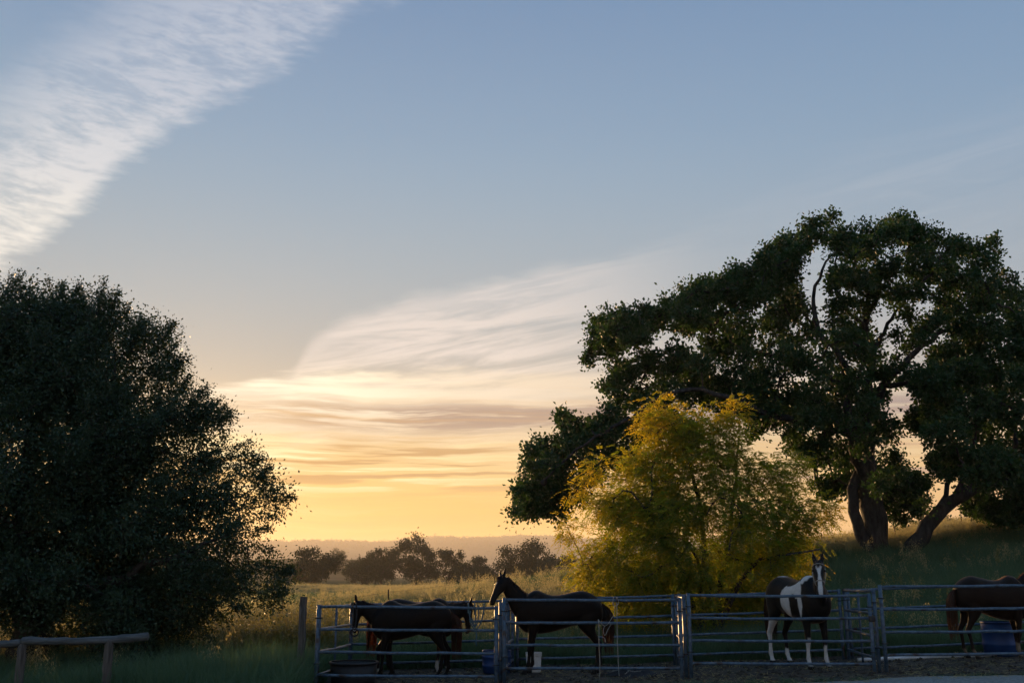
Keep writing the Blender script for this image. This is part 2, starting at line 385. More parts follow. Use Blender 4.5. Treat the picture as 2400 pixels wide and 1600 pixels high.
sheet('gravel_drive', 0.2, 40, lambda x: 2.0, lambda x: 16.95 - 2.2 * math.exp(-(x - 0.2) / 1.2) + 0.02 * min(x, 12) + wob(x, 3, 0.09), 240, 50, 0.012, M['gravel'])

# ------------------------------------------------------------------ grass
def blades(rng, n, h, spread, lean, w, nseg=3):
    V, Q, T = [], [], []
    k = 0
    for i in range(n):
        a = rng.uniform(0, 2 * math.pi); r = spread * math.sqrt(rng.uniform()); hh = h * rng.uniform(0.55, 1.1)
        b = np.array([r * math.cos(a), r * math.sin(a), -0.03]); d = rng.uniform(0, 2 * math.pi); ln = lean * rng.uniform(0.2, 1.2) * hh
        f = rng.uniform(0, math.pi); s = np.array([math.cos(f), math.sin(f), 0]) * w * rng.uniform(0.7, 1.3)
        for j in range(nseg + 1):
            t = j / nseg; c = b + np.array([math.cos(d) * ln * t * t, math.sin(d) * ln * t * t, hh * t * (1 - 0.18 * t * lean)])
            wd = (1 - t) ** 0.7
            if j < nseg: V += [c - s * wd, c + s * wd]
            else: V += [c]
        for j in range(nseg - 1): Q.append([k + 2 * j, k + 2 * j + 1, k + 2 * j + 3, k + 2 * j + 2])
        T.append([k + 2 * nseg - 2, k + 2 * nseg - 1, k + 2 * nseg]); k += 2 * nseg + 1
    return np.array(V), np.array(Q), np.array(T)
def oats(rng, n, h, spread, seed_l=0.042, seeds=9):
    mb = MB()
    for i in range(n):
        a = rng.uniform(0, 6.28); r = spread * math.sqrt(rng.uniform()); hh = h * rng.uniform(0.7, 1.12)
        d = rng.uniform(0, 6.28); ln = rng.uniform(0.05, 0.30) * hh
        def pt(t): return np.array([r * math.cos(a) + math.cos(d) * ln * t * t, r * math.sin(a) + math.sin(d) * ln * t * t, hh * t])
        f = rng.uniform(0, 3.14); s = np.array([math.cos(f), math.sin(f), 0]) * 0.0016
        V = []
        for t in (0, 0.4, 0.75, 1): V += [pt(t) - s, pt(t) + s]
        mb.add(V, [[0, 1, 3, 2], [2, 3, 5, 4], [4, 5, 7, 6]])
        for q in range(seeds):
            t = rng.uniform(0.66, 1.0); c = pt(t); o = rng.uniform(0, 6.28); e = (1.15 - t) * 0.22 * rng.uniform(0.5, 1.1)
            c = c + np.array([math.cos(o) * e, math.sin(o) * e, rng.uniform(-0.02, 0.02)])
            dn = np.array([math.cos(o) * 0.4, math.sin(o) * 0.4, -1.0]) * seed_l * rng.uniform(0.8, 1.3)
            g = rng.uniform(0, 3.14); wv = np.array([math.cos(g), math.sin(g), 0]) * seed_l * 0.2
            mb.add([c, c + dn * 0.45 + wv, c + dn, c + dn * 0.45 - wv], [[0, 1, 2, 3]])
    return np.vstack(mb.v), np.vstack(mb.q), np.zeros((0, 3), int)
def set_rnd(me, vals):
    at_ = me.attributes.new('rnd', 'FLOAT', 'POINT'); at_.data.foreach_set('value', np.asarray(vals, np.float32))
def tuft_collection(name, makers):
    c = bpy.data.collections.new(name)
    for i, (mk, mat) in enumerate(makers):
        V, Q, T = mk(np.random.RandomState(100 + i))
        me = mesh_np(name + '_tuft', V, [f for f in (Q, T) if len(f)]); rr = np.random.RandomState(i)
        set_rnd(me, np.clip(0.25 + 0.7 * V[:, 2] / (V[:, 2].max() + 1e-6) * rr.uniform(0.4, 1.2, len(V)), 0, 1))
        me.materials.append(mat); o = bpy.data.objects.new(name + '_tuft', me); c.objects.link(o)
    return c
def scatter(name, pts, scl, coll, ncoll, seed, label, cat, picks=None):
    rng = np.random.RandomState(seed); n = len(pts)
    me = bpy.data.meshes.new(name); me.vertices.add(n); me.vertices.foreach_set('co', np.asarray(pts, np.float32).ravel())
    a = me.attributes.new('scl', 'FLOAT_VECTOR', 'POINT'); a.data.foreach_set('vector', np.asarray(scl, np.float32).ravel())
    a = me.attributes.new('rot', 'FLOAT_VECTOR', 'POINT'); rt = np.zeros((n, 3), np.float32); rt[:, 2] = rng.uniform(0, 6.28, n); rt[:, :2] = rng.normal(0, 0.08, (n, 2)); a.data.foreach_set('vector', rt.ravel())
    a = me.attributes.new('pick', 'INT', 'POINT'); pk = rng.randint(0, ncoll, n) if picks is None else picks; a.data.foreach_set('value', np.asarray(pk).astype(np.int32))
    o = link(name, me); tag(o, label, cat, kind='stuff')
    ng = bpy.data.node_groups.new(name + '_nodes', 'GeometryNodeTree')
    ng.interface.new_socket('Geometry', in_out='INPUT', socket_type='NodeSocketGeometry'); ng.interface.new_socket('Geometry', in_out='OUTPUT', socket_type='NodeSocketGeometry')
    N = ng.nodes.new; L = ng.links.new
    gi = N('NodeGroupInput'); go = N('NodeGroupOutput'); ci = N('GeometryNodeCollectionInfo'); ci.inputs['Collection'].default_value = coll
    ci.inputs['Separate Children'].default_value = True; ci.inputs['Reset Children'].default_value = True
    ip = N('GeometryNodeInstanceOnPoints'); ip.inputs['Pick Instance'].default_value = True
    def attr(nm, tp):
        q = N('GeometryNodeInputNamedAttribute'); q.data_type = tp; q.inputs['Name'].default_value = nm
        return [s for s in q.outputs if s.enabled][0]
    L(gi.outputs[0], ip.inputs['Points']); L(ci.outputs[0], ip.inputs['Instance']); L(attr('pick', 'INT'), ip.inputs['Instance Index'])
    er = N('FunctionNodeEulerToRotation'); L(attr('rot', 'FLOAT_VECTOR'), er.inputs[0]); L(er.outputs[0], ip.inputs['Rotation'])
    L(attr('scl', 'FLOAT_VECTOR'), ip.inputs['Scale']); L(ip.outputs[0], go.inputs[0])
    md = o.modifiers.new('scatter', 'NODES'); md.node_group = ng
    return o
G = lambda n, h, sp, le, w: (lambda r: blades(r, n, h, sp, le, w))
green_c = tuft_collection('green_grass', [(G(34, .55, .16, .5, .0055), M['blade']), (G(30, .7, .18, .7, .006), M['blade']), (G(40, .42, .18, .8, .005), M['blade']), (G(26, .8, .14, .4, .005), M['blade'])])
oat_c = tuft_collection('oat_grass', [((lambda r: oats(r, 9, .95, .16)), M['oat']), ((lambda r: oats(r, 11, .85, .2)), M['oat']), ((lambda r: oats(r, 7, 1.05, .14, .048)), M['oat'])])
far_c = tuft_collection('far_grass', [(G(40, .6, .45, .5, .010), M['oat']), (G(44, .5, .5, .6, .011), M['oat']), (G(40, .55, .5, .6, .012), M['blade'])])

def in_pen(x, y): return (x > -3.55) & (x < 15.5) & (y > 17.2) & (y < 21.35)
def in_road(x, y): return (x > 0.2) & (y < 16.9 - 2.2 * np.exp(-(x - 0.2) / 1.2) + 0.02 * np.minimum(x, 12))
def field(x, y, s=0.35, k=0.0): return np.sin(x * s + 1.3 * np.sin(y * s * 0.6 + k)) * np.cos(y * s * 0.8 - k + 0.7 * np.sin(x * s * 0.5))
def cloud_pts(rng, n, y0, y1, power=1.0):
    y = y0 + (y1 - y0) * rng.uniform(size=n) ** power; x = rng.uniform(-1, 1, n) * (0.585 * y + 2.5); return x, y
rng = np.random.RandomState(11)
x, y = cloud_pts(rng, 95000, 9, 48, 0.8); kp = ~in_pen(x, y) & ~in_road(x, y)
inf = (x > -3.45) & (y < 17.35) & (y > 12.0)                     # thin trampled fringe in front of the panels
kp &= ~(inf & (rng.uniform(size=len(x)) > 0.25))
x, y, inf = x[kp], y[kp], inf[kp]
hh = np.where(inf, 0.15, 0.55 + 0.3 * rng.uniform(size=len(x)) + 0.22 * field(x, y, 0.9)); hh = np.where((y < 16) & (x < 0.2), hh * 0.6, hh)
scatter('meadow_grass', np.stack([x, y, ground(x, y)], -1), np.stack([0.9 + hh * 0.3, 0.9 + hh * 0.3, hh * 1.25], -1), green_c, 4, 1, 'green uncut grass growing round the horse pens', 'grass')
x, y = cloud_pts(rng, 70000, 17.5, 62, 0.8); kp = ~in_pen(x, y)
p = np.where(x < 4, 0.38, 0.07) * np.clip(0.35 + 0.75 * field(x, y, 0.55, 2.0), 0.04, 1.0) * np.where(y < 23, 0.35, 1.0)
p = np.where((y > 38.5) & (x > 4), 0.95, p); p = np.where((x > 8) & (y < 38), p * 0.4, p)
p = np.where((y > 42) & (x < 3), p * 0.25, p)
kp &= rng.uniform(size=len(x)) < p; x, y = x[kp], y[kp]
so = 0.75 + 0.4 * rng.uniform(size=len(x))
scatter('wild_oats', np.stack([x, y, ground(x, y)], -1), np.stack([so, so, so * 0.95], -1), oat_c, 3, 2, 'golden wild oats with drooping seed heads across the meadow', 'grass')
x, y = cloud_pts(rng, 42000, 46, 175, 1.0); kp = (x < 0.3 * y + 8)
x, y = x[kp], y[kp]; so = 0.9 + 0.5 * rng.uniform(size=len(x)); so *= 1 + 0.25 * field(x, y, 0.2)
scatter('distant_grass', np.stack([x, y, ground(x, y)], -1), np.stack([so * 1.5, so * 1.5, so], -1), far_c, 3, 3, 'dry grass with a shade-green hollow on the meadow beyond the wire fence', 'grass',
        np.where(rng.uniform(size=len(x)) < np.where(y < 104, 0.93, 0.10), 2, rng.randint(0, 2, len(x))))  # green picked in the hollow puts its shade into the grass colour

def weeds(rng):
    mb = MB()
    for i in range(4):
        a = rng.uniform(0, 6.28); b = np.array([.1 * math.cos(a), .1 * math.sin(a), 0]); top = b + np.array([rng.normal(0, .12), rng.normal(0, .12), rng.uniform(.7, 1.15)]); w = np.array([.004, 0, 0])
        mb.add([b - w, b + w, top + w * .5, top - w * .5], [[0, 1, 2, 3]])
        for q in range(26):
            t = rng.uniform(.45, 1.05); c = b + (top - b) * t + rng.normal(0, .05, 3) * (1.3 - t); o = rng.uniform(0, 6.28); L = rng.uniform(.04, .09)
            d = np.array([math.cos(o), math.sin(o), rng.uniform(-.9, .5)]) * L; g = np.cross(d, [0, 0, 1]); g = g / (np.linalg.norm(g) + 1e-9) * L * .28
            mb.add([c, c + d * .5 + g, c + d, c + d * .5 - g], [[0, 1, 2, 3]])
    return np.vstack(mb.v), np.vstack(mb.q), np.zeros((0, 3), int)
weed_c = tuft_collection('weed', [(weeds, M['weed']), (weeds, M['weed']), (weeds, M['weed'])])
x = np.concatenate([rng.uniform(-8.6, -3.9, 900), rng.uniform(-16, -8, 150), rng.uniform(-4, 20, 160)]); y = np.concatenate([rng.uniform(22.0, 29.5, 900), rng.uniform(24, 30, 150), rng.uniform(22, 42, 160)])
kp = field(x, y, 1.1, 0.5) > -0.15; x, y = x[kp], y[kp]; so = rng.uniform(.6, 1.1, len(x))
scatter('tall_weeds', np.stack([x, y, ground(x, y)], -1), np.stack([so, so, so], -1), weed_c, 3, 7, 'golden backlit weeds in the grass between left tree and pens', 'weeds')

# ------------------------------------------------------------------ trees
class Skeleton:
    def __init__(s, rng): s.rng = rng; s.P = np.zeros((60000, 3)); s.par = np.full(60000, -1); s.minr = np.zeros(60000); s.dir = np.zeros((60000, 3)); s.n = 0
    def node(s, p, par, mr=0.0):
        i = s.n; s.P[i] = p; s.par[i] = par; s.minr[i] = mr
        if par >= 0:
            d = s.P[i] - s.P[par]; s.dir[i] = d / (np.linalg.norm(d) + 1e-9)
        else: s.dir[i] = (0, 0, 1)
        s.n += 1; return i
    def nearest(s, p, lo=0):
        d = ((s.P[lo:s.n] - p) ** 2).sum(1); return lo + int(d.argmin())
    def limb(s, pts, r0, r1, seg=0.35, wig=0.05, attach=True):
        """a limb drawn by hand, as a smooth curve"""
        pts = [np.array(tuple(p), float) for p in pts]
        if attach and s.n:
            k = s.nearest(pts[0]); pts[0] = s.P[k].copy(); cur = k
        else: cur = s.node(pts[0], -1, r0)
        ext = [2 * pts[0] - pts[1]] + pts + [2 * pts[-1] - pts[-2]]
        tot = sum(np.linalg.norm(pts[i + 1] - pts[i]) for i in range(len(pts) - 1)); run = 0
        for i in range(len(pts) - 1):
            a, b, c, d = ext[i:i + 4]; L = np.linalg.norm(c - b); m = max(2, int(L / seg))
            for j in range(1, m + 1):
                t = j / m
                q = 0.5 * (2 * b + (c - a) * t + (2 * a - 5 * b + 4 * c - d) * t * t + (3 * b - a - 3 * c + d) * t ** 3)
                f = (run + L * t) / tot
                cur = s.node(q + s.rng.normal(0, wig, 3), cur, r0 + (r1 - r0) * f)
            run += L
        return cur
    def reach(s, target, seg=0.3, wig=0.06, bend=0.3, lo=0):
        k = s.nearest(target, lo); p = s.P[k].copy(); v = target - p; L = np.linalg.norm(v)
        if L < 1e-3: return k
        m = max(1, int(round(L / seg))); d = s.dir[k]
        c1 = p + d * L * bend + s.rng.normal(0, 0.10 * L, 3); cur = k
        for j in range(1, m + 1):
            t = j / m; q = (1 - t) ** 2 * p + 2 * t * (1 - t) * c1 + t * t * target
            if j < m: q = q + s.rng.normal(0, wig * min(1, L), 3)
            cur = s.node(q, cur)
        return cur
    def radii(s, tip=0.006, e=2.4):
        n = s.n; a = np.zeros(n); kids = np.zeros(n, int)
        for i in range(n - 1, -1, -1):
            if kids[i] == 0: a[i] = tip ** e
            a[i] = max(a[i], s.minr[i] ** e)
            if s.par[i] >= 0: a[s.par[i]] += 0 if s.minr[s.par[i]] > 0 else a[i]; kids[s.par[i]] += 1
        return a ** (1 / e)
    def mesh(s, name, tip=0.006, e=2.4, min_draw=0.0):
        n = s.n; r = s.radii(tip, e); P = s.P[:n]; par = s.par[:n]
        best = np.full(n, -1); 
        order = np.argsort(r)
        for i in order:
            if par[i] >= 0: best[par[i]] = i                     # thickest child continues the limb
        ch = np.arange(n)[(par >= 0) & (r > min_draw)]; pa = par[ch]
        D = s.dir[:n]; Dn = D.copy(); has = best >= 0
        Dn[has] = D[has] + D[best[has]]; Dn /= np.linalg.norm(Dn, axis=1)[:, None] + 1e-9
        Vs, Qs, off = [], [], 0
        cont = best[pa] == ch
        for lo, hi, k in ((0.06, 99, 10), (0.018, 0.06, 6), (0, 0.018, 3)):
            m = (r[ch] > lo) & (r[ch] <= hi)
            c, p_, ct = ch[m], pa[m], cont[m]
            if not len(c): continue
            d0 = np.where(ct[:, None], Dn[p_], D[c]); r0 = np.where(ct, r[p_], np.minimum(r[p_] * 0.95, r[c] * 1.15)); d1 = Dn[c]
            def ring(C, d, rr):
                ref = np.where(np.abs(d[:, 2:3]) < 0.95, np.array([[0, 0, 1.0]]), np.array([[1.0, 0, 0]]))
                ref = np.tile(np.array([[0.31, 0.87, 0.38]]), (len(d), 1))
                u = np.cross(d, ref); u /= np.linalg.norm(u, axis=1)[:, None] + 1e-9; w = np.cross(d, u)
                a = np.arange(k) * 2 * math.pi / k
                return C[:, None] + rr[:, None, None] * (np.cos(a)[None, :, None] * u[:, None] + np.sin(a)[None, :, None] * w[:, None])
            V = np.concatenate([ring(P[p_], d0, r0), ring(P[c], d1, r[c])], 1).reshape(-1, 3)
            b = np.arange(len(c))[:, None] * 2 * k; j = np.arange(k)[None]; j2 = (j + 1) % k
            Qs.append(np.stack([b + j, b + j2, b + k + j2, b + k + j], -1).reshape(-1, 4) + off); Vs.append(V); off += len(V)
        return mesh_np(name, np.vstack(Vs), np.vstack(Qs), True)

def unit(v): return v / (np.linalg.norm(v, axis=-1, keepdims=True) + 1e-9)
def leaf_mesh(name, C, A, Nn, ln, wd, rng, rnd=None, lobed=False):
    """C centres, A axes, Nn rough normals; one folded leaf each"""
    n = len(C); A = unit(A); B = unit(np.cross(A, Nn)); Nn = np.cross(B, A)
    ln = np.broadcast_to(ln, (n,))[:, None]; wd = np.broadcast_to(wd, (n,))[:, None]
    if lobed:
        offs = [(-.5, 0, 0), (-.12, .5, .10), (.22, .30, .04), (.5, .0, -.08), (.22, -.34, .04), (-.12, -.5, .10)]; fc = [[0, 1, 2, 3], [0, 3, 4, 5]]
    else:
        offs = [(-.5, 0, 0), (.0, .5, .10), (.5, 0, -.06), (.0, -.5, .10)]; fc = [[0, 1, 2, 3]]
    V = np.stack([C + A * ln * a + B * wd * b + Nn * wd * c for a, b, c in offs], 1)
    k = len(offs); Q = (np.arange(n)[:, None, None] * k + np.array(fc)[None]).reshape(-1, 4)
    me = mesh_np(name, V.reshape(-1, 3), Q)
    if rnd is None: rnd = rng.uniform(size=n)
    set_rnd(me, np.repeat(np.clip(rnd, 0, 1), k)); return me

def ellipsoid_pts(rng, c, r, n, p=0.45):
    d = unit(rng.normal(size=(n, 3))); return np.array(c) + d * np.array(r) * (rng.uniform(size=(n, 1)) ** p)

def leafy_tree(name, base, label, cat, limbs, clumps, rng, nsub, per, leaf, bark, sigma, mode='oak', seg=0.3, wig=0.06, tip=0.006, bark_name='trunk', group=None, sub_p=0.45):
    """limbs: (points, r0, r1); clumps: (centre, radii)"""
    sk = Skeleton(rng)
    for pts, r0, r1 in limbs: sk.limb(pts, r0, r1, seg=0.35)
    rest = [np.array(c[0], float) for c in clumps]; rad = [np.broadcast_to(np.array(c[1], float), (3,)) for c in clumps]; dens = [c[2] if len(c) > 2 else 1.0 for c in clumps]; lsc = [c[3] if len(c) > 3 else 1.0 for c in clumps]; tl = []; tsg = []
    todo = list(range(len(rest))); C_ = np.array(rest)
    dmin = np.min(((C_[:, None, :] - sk.P[None, :sk.n, :]) ** 2).sum(-1), 1); done = sk.n
    alive = np.ones(len(todo), bool); tips = []
    while alive.any():
        if sk.n > done:
            dn = ((C_[:, None, :] - sk.P[None, done:sk.n, :]) ** 2).sum(-1).min(1); dmin = np.minimum(dmin, dn); done = sk.n
        k = int(np.where(alive, dmin, 1e9).argmin()); alive[k] = False
        sk.reach(C_[k], seg, wig, 0.35); lo = max(0, sk.n - 40)
    cen = C_.mean(0)
    for k in range(len(C_)):
        n_ = max(3, int(nsub * rng.uniform(0.6, 1.35) * dens[k]))
        for q in ellipsoid_pts(rng, C_[k], rad[k], n_, sub_p):
            sk.reach(q, seg * 0.9, wig, 0.25); tips.append(q); tl.append(lsc[k]); tsg.append(sigma * (1 if rng.uniform() < 0.7 else 1.45) * lsc[k])
        if mode == 'live':                                       # upright leafy shoots at the rim
            for _ in range(1 if rng.uniform() < .7 else 2):
                d = unit(unit(C_[k] - cen) + rng.normal(0, .35, 3) + np.array([0, 0, .45])); L = rad[k][0] * rng.uniform(1.0, 1.25)
                st_ = C_[k] + d * L * 0.5; e_ = C_[k] + d * (L + rng.uniform(0.03, 0.2)); sk.reach(e_, seg, wig * .5, 0.25)
                for t in np.linspace(0, 1, 5): tips.append(st_ + (e_ - st_) * t); tl.append(0.85); tsg.append(0.05)
    b = Vector(base); root = empty(name, b, label, cat, group)
    bm_ = sk.mesh(bark_name, tip); bm_.transform(Matrix.Translation(-b)); link(bark_name, bm_, bark, root)
    T = np.array(tips); n = len(T); tl = np.array(tl); tsg = np.array(tsg)
    if mode in ('oak', 'live'):
        m = per; C = np.repeat(T, m, 0); off = rng.normal(0, 1, C.shape) * np.repeat(tsg, m)[:, None]; Cc = C + off
        A = unit(off) + rng.normal(0, 0.55, C.shape); Nn = rng.normal(0, 1, C.shape) + np.array([0, 0, 0.8])
        s = rng.uniform(0.65, 1.25, len(C)) * np.repeat(tl, m)
        tone = np.repeat(rng.uniform(0, 0.6, n), m) + rng.uniform(0, 0.45, len(C))
        lm = leaf_mesh('crown', Cc - np.array(b), A, Nn, leaf[0] * s, leaf[1] * s, rng, tone)
    else:                                                       # pinnate leaves
        m = per; C = np.repeat(T, m, 0); C = C + rng.normal(0, sigma, C.shape)
        ax = unit(unit(C - np.repeat(T, m, 0)) + 0.5 * unit(C - cen) + rng.normal(0, 0.5, C.shape) + np.array([0, 0, -0.15]))
        side = unit(np.cross(ax, np.array([0, 0, 1.0]) + rng.normal(0, 0.35, C.shape))); k = 9; L = 0.20 * rng.uniform(0.7, 1.25, (len(C), 1))
        Cs, As, Ns = [], [], []
        nn = unit(np.cross(side, ax))
        for j in range(k):
            t = (j // 2 + 1) / (k // 2 + 1); sg = (1 if j % 2 else -1) if j < k - 1 else 0
            droop = np.array([0, 0, -0.10]) * (t ** 2) * (L / 0.2)
            la = unit(ax * 0.55 + side * sg + np.array([0, 0, -0.30])); Cs.append(C + ax * L * t + droop + la * leaf[0] * 0.5); As.append(la); Ns.append(nn + rng.normal(0, 0.35, C.shape))
        Cs = np.concatenate(Cs); As = np.concatenate(As); Ns = np.concatenate(Ns)
        lit_tone = sstep((C[:, 2] - C[:, 2].min()) / (np.ptp(C[:, 2]) * 1.1)) * 0.36 + 0.32 * sstep((np.linalg.norm((C - cen) * np.array([1, 1, .9]), axis=1) - 1.2) / 2.2)
        tone = np.tile(np.repeat(rng.uniform(-0.2, 0.3, n), m) + rng.uniform(-.1, 0.3, len(C)) + lit_tone, k)   # sunlight put into the leaf colour: gold above and outside, shade green within
        s = rng.uniform(0.75, 1.2, len(Cs))
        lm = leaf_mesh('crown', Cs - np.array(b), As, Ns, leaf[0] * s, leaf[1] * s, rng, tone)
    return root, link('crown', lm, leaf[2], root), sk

def P(px, py, Y): return np.array(at(px, py, Y))
# ---- the big valley oak on the slope; clumps read off the photograph (crop pixels), with their own depth
def oc(cx, cy): return 1150 + cx / 1.704, 480 + cy / 1.704
rng = np.random.RandomState(21)
OY = 38.0; OS = OY / F * 0.97
oak_list = [(1300,110,95),(1230,170,70),(1420,150,80),(1480,200,70),(1560,110,85),(1640,90,70),(1690,130,80),(1790,160,95),(1880,190,80),(1970,210,85),(2010,300,90),(2060,400,85),(2090,500,80),(2100,600,70),
 (1150,200,85),(1180,290,85),(1080,250,80),(1090,340,85),(980,290,55),(1000,370,85),(930,330,50),
 (860,340,65),(790,350,45),(740,400,55),(680,450,55),(590,430,45),(510,470,75),(450,520,70),(400,600,45),(480,570,70),(570,510,55),(800,470,60),
 (900,440,95),(1000,500,95),(1120,470,80),(930,560,100),(1060,600,105),(1190,600,95),(1290,520,80),(1300,640,90),(1200,420,60),
 (540,670,65),(640,630,70),(740,640,85),(850,660,100),(960,720,95),(470,720,45),(550,780,85),(660,740,90),(780,740,80),(1080,720,90),
 (290,860,38),(360,900,75),(450,880,85),(550,900,85),(240,970,80),(330,1000,85),(440,990,85),(180,1050,70),(270,1090,80),(140,1130,50),(220,1160,70),(320,1140,60),(130,1210,32),(180,1210,40),(280,1210,40),(540,1010,70),(400,1080,50),
 (1400,290,60),(1490,300,70),(1590,250,70),(1700,240,80),(1800,270,75),(1890,300,85),(1500,400,45),(1930,400,75),(1840,400,50),(1720,350,45),(1980,510,75),(1900,560,70),(1800,600,50),(1950,640,70),(1620,360,40),(1380,420,40),(1420,540,55),(1500,600,50),
 (1350,760,105),(1240,760,80),(1440,690,70),(1420,860,100),(1330,870,85),(1520,780,80),(1560,900,85),(1470,990,95),(1370,1000,85),(1600,1040,85),(1640,1130,75),(1560,1170,70),(1690,1200,55),(1420,1110,75),(1620,1240,40),(1500,1110,70),(1700,1120,50),(1280,980,60),(1350,1130,50),
 (890,760,70),(980,800,60),(1070,790,65),(1150,800,65),(1220,850,60),(1290,840,60),(1120,870,40),(1210,930,42),(1060,880,34),(640,880,60),(720,860,55)]
clumps = []
for cx, cy, r in [c for c0 in oak_list for c in ([c0] if c0[2] < 50 else [(c0[0] + c0[2] * .45 * math.cos(a), c0[1] + c0[2] * .38 * math.sin(a), c0[2] * .62) for a in rng.uniform(0, 6.28) + np.array([0, 2.1, 4.2])])]:
    px, py = oc(cx, cy); edge = min(1.0, abs(cx - 1400) / 1000)
    Y = OY + rng.uniform(-1, 1) * 4.2 * (1 - 0.5 * edge) if cy < 980 or cx < 1000 else OY + rng.uniform(1.2, 4.5)
    rr = r / 1.704 * Y / F * 0.93; clumps.append((P(px, py, Y), (rr, rr * 1.1, rr * 0.85), 0.62 if 1230 < cx < 2000 and 190 < cy < 700 else 0.95))
for _q in range(270):                                            # loose small sprays that lace the crown together
    cx, cy, r = oak_list[rng.randint(len(oak_list))]; a = rng.uniform(0, 6.28); d = r * rng.uniform(0.6, 1.15)
    if _q > 195: cx, cy, d = rng.uniform(1370, 1960), rng.uniform(260, 720), 0.0
    px, py = oc(cx + d * math.cos(a), cy + d * 0.85 * math.sin(a)); Y = OY + rng.uniform(-3, 3); rr = rng.uniform(26, 44) / 1.704 * Y / F; clumps.append((P(px, py, Y), (rr, rr * 1.1, rr * 0.8), 0.45))
ob = at(2052, 1308, OY); ob.z = gz(ob.x, OY) - 0.15
def OL(lst, r0, r1): return ([P(*oc(a, b), OY + d) for a, b, d in lst], r0, r1)
olimbs = [([ob, P(2052, 1240, OY), P(*oc(1530, 1200), OY), P(*oc(1495, 1000), OY), P(*oc(1480, 860), OY)], 0.50, 0.34),
 OL([(1480, 860, 0), (1500, 740, .3), (1520, 600, .5), (1500, 480, .6), (1530, 380, .4), (1560, 250, .2)], 0.22, 0.05),
 OL([(1500, 1150, 0), (1440, 900, -1), (1430, 720, -1.2), (1390, 600, -1.3), (1310, 500, -1.5), (1290, 360, -1), (1340, 230, -1)], 0.22, 0.045),
 OL([(1480, 860, 0), (1570, 720, -.6), (1640, 640, -.8), (1730, 560, -1), (1850, 480, -1), (1960, 400, -1.2)], 0.18, 0.04),
 OL([(1520, 600, .5), (1580, 480, 1), (1640, 400, 1.2), (1700, 300, 1)], 0.10, 0.035),
 OL([(1500, 480, .6), (1420, 420, 0), (1380, 330, 0)], 0.09, 0.03),
 OL([(1460, 960, 0), (1300, 870, -2), (1150, 850, -2.5), (1000, 790, -3), (850, 740, -3), (700, 760, -3), (560, 850, -3)], 0.19, 0.045),
 OL([(1430, 720, -1.2), (1250, 640, 1), (1050, 580, 2), (880, 500, 2), (720, 500, 2), (600, 500, 2)], 0.15, 0.035),
 OL([(560, 850, -3), (420, 930, -2.6), (300, 1010, -2.5), (220, 1100, -2.5)], 0.07, 0.03),
 ([ob + Vector((-.55, -.1, -.1)), P(2020, 1250, OY - .3), P(*oc(1450, 1180), OY - .3), P(*oc(1460, 1050), OY), P(*oc(1440, 900), OY - 1)], 0.24, 0.16),
 OL([(1580, 730, -.6), (1680, 720, -1.5), (1780, 700, -2), (1900, 640, -2)], 0.12, 0.04)]
sk_first = olimbs.pop(9); olimbs.insert(2, sk_first)
leafy_tree('oak_tree', ob, 'tall spreading dark green oak on the slope behind the yellow-lit tree', 'tree', olimbs, clumps, rng, 12, 44, (0.15, 0.105, M['oakleaf']), M['bark'], 0.135, 'oak', 0.32, 0.07, 0.009, sub_p=0.36)
# ---- leaning oak at the right edge
rng = np.random.RandomState(22)
lean_list = [(1750,700,85),(1850,690,95),(1960,700,95),(2070,720,95),(2160,700,95),(1790,800,95),(1900,820,105),(2020,810,105),(2120,830,105),(1720,860,60),(1830,920,100),(1950,930,110),(2070,940,110),(2170,960,100),(1880,1030,95),(2000,1050,110),(2110,1070,110),(1960,1140,90),(2060,1170,100),(2170,1150,90),(1800,1030,50),(2010,1230,50),(2110,1230,60),(2220,1060,100),(2260,850,110),(2300,980,110),(2250,1200,80),(2330,760,100),(2350,1120,90),(1930,1210,40)]
clumps = []
for cx, cy, r in lean_list:
    px, py = oc(cx, cy); Y = 36.6 + rng.uniform(-3.0, 3.2); rr = r / 1.704 * Y / F * 0.97; clumps.append((P(px, py, Y), (rr, rr * 1.1, rr * 0.9)))
lb = at(2112, 1312, 36.8); lb.z = gz(lb.x, 36.8) - 0.15
LLm = lambda lst, r0, r1: ([P(*oc(a, b), 36.8 + d) for a, b, d in lst], r0, r1)
llimbs = [([lb, P(2150, 1258, 36.8), P(2192, 1210, 36.6), P(2238, 1172, 36.5), P(2310, 1135, 36.3), P(2400, 1100, 36)], 0.34, 0.15),
 LLm([(1790, 1240, -.2), (1830, 1120, 0), (1840, 1000, .4), (1800, 880, .8)], 0.11, 0.05), LLm([(1850, 1200, -.3), (1910, 1050, -.5), (1930, 900, -.8), (1950, 760, -1)], 0.11, 0.05),
 LLm([(2000, 1190, -.4), (2060, 1060, 0), (2100, 920, .5), (2120, 780, 1)], 0.11, 0.05), LLm([(2100, 1170, -.6), (2200, 1060, -.5), (2280, 930, 0)], 0.11, 0.05)]
leafy_tree('leaning_oak', lb, 'oak with a trunk leaning right, dense low crown at the picture edge', 'tree', llimbs, clumps, rng, 38, 52, (0.15, 0.105, M['oakleaf']), M['bark'], 0.13, 'oak', 0.32, 0.07, 0.009, sub_p=0.36)

